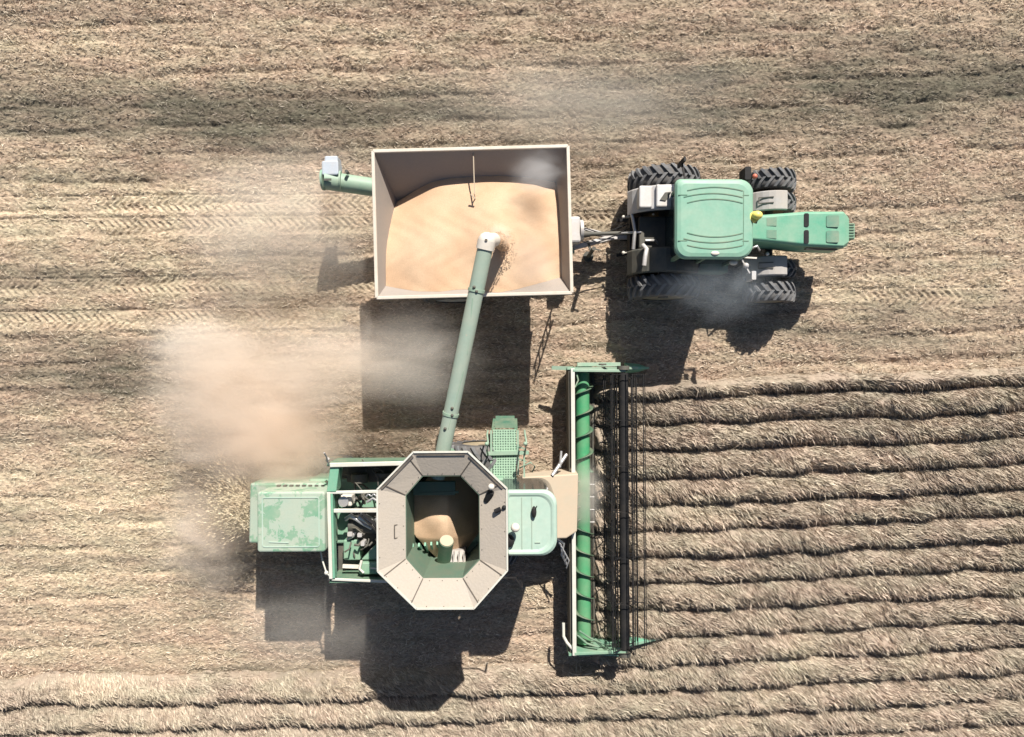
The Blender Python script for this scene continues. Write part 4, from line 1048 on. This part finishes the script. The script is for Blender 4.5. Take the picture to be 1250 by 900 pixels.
# chaff thrown out behind the combine
n = 6500; rg = np.random.RandomState(8)
dd = rg.gamma(1.4, .6, n); an = np.pi + rg.normal(0, .62, n) - .12
an = np.where(rg.rand(n) < .5, np.pi + rg.choice([-.75, -.42, -.1, .25, .55], n) + rg.normal(0, .05, n), an)
px_ = -6.35 + dd * np.cos(an); py_ = -3.43 + rg.uniform(-.5, .5, n) + dd * np.sin(an); pz_ = np.clip(1.75 + .25 * dd - .42 * dd ** 2 + .25 * rg.normal(size=n), .05, 2.2)
dv = np.stack([np.cos(an), np.sin(an), rg.normal(0, .3, n)], 1)
v, f = blades(np.stack([px_, py_, pz_], 1), dv, rg.uniform(.03, .11, n), rg.uniform(.005, .012, n), rg, .1)
fo_, fm_ = np_mesh('flying_chaff', v, f, straw_mat('chaff', (.45, .36, .25), (.80, .70, .54), (.3, .25, .2), (.7, .6, .42)))
add_attr(fm_, 'tint', np.repeat(rg.rand(n), 6)); add_attr(fm_, 'dark', np.zeros(6 * n)); add_attr(fm_, 'pale', np.repeat(rg.rand(n), 6))
fo_['kind'] = 'stuff'; fo_['label'] = 'chaff spraying from the rear of the combine'

# ================================================================== DUST
def dust_mat(name, col, dens, scale, lo, hi, edge=.55, seed=0., streak=True):
    m = bpy.data.materials.new(name); n, l = nodes_of(m)
    n.remove(n['Principled BSDF']); out = n['Material Output']
    pv = n.new('ShaderNodeVolumePrincipled'); pv.inputs['Color'].default_value = (*col, 1); pv.inputs['Anisotropy'].default_value = -.15
    tc = n.new('ShaderNodeTexCoord'); ge = n.new('ShaderNodeNewGeometry')
    ln_ = n.new('ShaderNodeVectorMath'); ln_.operation = 'LENGTH'; l.new(tc.outputs['Object'], ln_.inputs[0])
    fo = n.new('ShaderNodeMapRange'); fo.interpolation_type = 'SMOOTHSTEP'; fo.inputs[1].default_value = 1.; fo.inputs[2].default_value = 1. - edge; l.new(ln_.outputs['Value'], fo.inputs[0])
    ad_ = n.new('ShaderNodeVectorMath'); ad_.operation = 'ADD'; ad_.inputs[1].default_value = (seed, seed * .7, seed * 1.3); l.new(ge.outputs['Position'], ad_.inputs[0])
    nz = n.new('ShaderNodeTexNoise'); nz.inputs['Scale'].default_value = scale; nz.inputs['Detail'].default_value = 6.5; nz.inputs['Roughness'].default_value = .62; nz.inputs['Distortion'].default_value = .8
    if streak:                           # wind-drawn streaks from the straw chopper towards the upper left
        mp = n.new('ShaderNodeMapping'); mp.inputs['Rotation'].default_value = (0, 0, R(45)); mp.inputs['Scale'].default_value = (.55, 1.25, 1)
        l.new(ad_.outputs[0], mp.inputs['Vector']); l.new(mp.outputs[0], nz.inputs['Vector'])
    else: l.new(ad_.outputs[0], nz.inputs['Vector'])
    # wispy edge: noise threshold eases towards the middle of the cloud
    rp = n.new('ShaderNodeMapRange'); rp.inputs[1].default_value = lo; rp.inputs[2].default_value = hi; er = n.new('ShaderNodeMath'); er.operation = 'MULTIPLY_ADD'; er.inputs[1].default_value = .30; er.inputs[2].default_value = -.22; l.new(fo.outputs[0], er.inputs[0])
    sm_ = n.new('ShaderNodeMath'); sm_.operation = 'ADD'; l.new(nz.outputs[0], sm_.inputs[0]); l.new(er.outputs[0], sm_.inputs[1])
    l.new(sm_.outputs[0], rp.inputs[0])
    mu = n.new('ShaderNodeMath'); mu.operation = 'MULTIPLY'; l.new(rp.outputs[0], mu.inputs[0]); l.new(fo.outputs[0], mu.inputs[1])
    m2 = n.new('ShaderNodeMath'); m2.operation = 'MULTIPLY'; m2.inputs[1].default_value = dens; l.new(mu.outputs[0], m2.inputs[0])
    l.new(m2.outputs[0], pv.inputs['Density']); l.new(pv.outputs[0], out.inputs['Volume'])
    return m
def cloud(px, py, h, rx, ry, rz, label, rot=0, **kw):
    b = MB(); b.ball((0, 0, 0), 1.0, n=24, m_=14)
    o = b.build('dust_cloud', dust_mat('dust', **kw)); c = P(px, py, h)
    o.location = (c.x, c.y, h); o.scale = (rx, ry, rz); o.rotation_euler = (0, 0, R(rot)); o['kind'] = 'stuff'; o['label'] = label
    return o
TAN = (.905, .80, .69); GREY = (.85, .85, .85); PALE = (.915, .85, .77); RED = (.90, .765, .635)
cloud(300, 490, 1.6, 3.3, 3.2, 1.6, 'billowing tan dust rising behind the combine', rot=-20, col=TAN, dens=1.4, scale=1.05, lo=.27, hi=.64, edge=.8, seed=3.)
cloud(345, 545, 1.8, 2.3, 2.0, 1.5, 'thick reddish dust just above the combine rear hood', col=RED, dens=1.6, scale=1.2, lo=.28, hi=.64, edge=.9, seed=11.)
cloud(240, 430, 1.4, 2.0, 1.7, 1.3, 'pale billow at the front of the dust plume', col=PALE, dens=1.05, scale=1.3, lo=.30, hi=.64, edge=.9, seed=41.)
cloud(410, 440, 2.3, 2.5, 2.0, 1.3, 'tan dust reaching towards the trailer shadow', col=TAN, dens=1.3, scale=1.1, lo=.33, hi=.66, edge=.9, seed=47.)
cloud(500, 430, 2.3, 2.3, 1.8, 1.1, 'grey dust veil hanging over the shadow of the trailer', col=PALE, dens=.75, scale=1.2, lo=.27, hi=.66, edge=.8, seed=5.)
cloud(250, 650, 1.0, 1.9, 2.2, 1.0, 'low dust trailing behind the straw chopper', col=TAN, dens=1.3, scale=1.2, lo=.34, hi=.66, edge=.8, seed=21.)
cloud(380, 760, 1.6, 3.4, 1.9, 1.0, 'thin dust drifting over the shadow of the combine', col=PALE, dens=.28, scale=.9, lo=.20, hi=.68, edge=.85, seed=8.)
cloud(350, 270, 1.2, 4.4, 3.0, 1.1, 'pale dust haze left of the trailer', col=PALE, dens=.7, scale=.6, lo=.26, hi=.68, edge=.85, seed=15.)
cloud(700, 130, 1.0, 6.5, 2.2, 1.0, 'thin pale dust drifting beyond the trailer', col=PALE, dens=.35, scale=.4, lo=.24, hi=.70, edge=.85, seed=25.)
cloud(655, 212, 3.2, .95, .75, .7, 'wisp of dust curling over the far corner of the trailer', col=GREY, dens=1.1, scale=2.4, lo=.32, hi=.66, edge=.8, seed=2.)
cloud(650, 320, 3.1, 1.0, 1.1, .6, 'faint dust over the grain near the trailer front', col=PALE, dens=.7, scale=1.5, lo=.28, hi=.68, edge=.8, seed=31.)
cloud(611, 286, 3.6, .42, .42, .55, 'dusty blur where grain leaves the spout', col=(.96, .90, .78), dens=2.6, scale=3.5, lo=.36, hi=.66, edge=.9, seed=51., streak=False)
cloud(880, 350, 2.5, 1.9, 1.2, 1.0, 'bluish smoke drifting beside the tractor cab', col=(.76, .84, .92), dens=.36, scale=1.1, lo=.30, hi=.66, edge=.85, seed=12.)
cloud(712, 605, 1.1, .8, 1.3, .7, 'light dust at the middle of the cutting header', col=PALE, dens=1.2, scale=1.3, lo=.30, hi=.68, edge=.8, seed=18.)
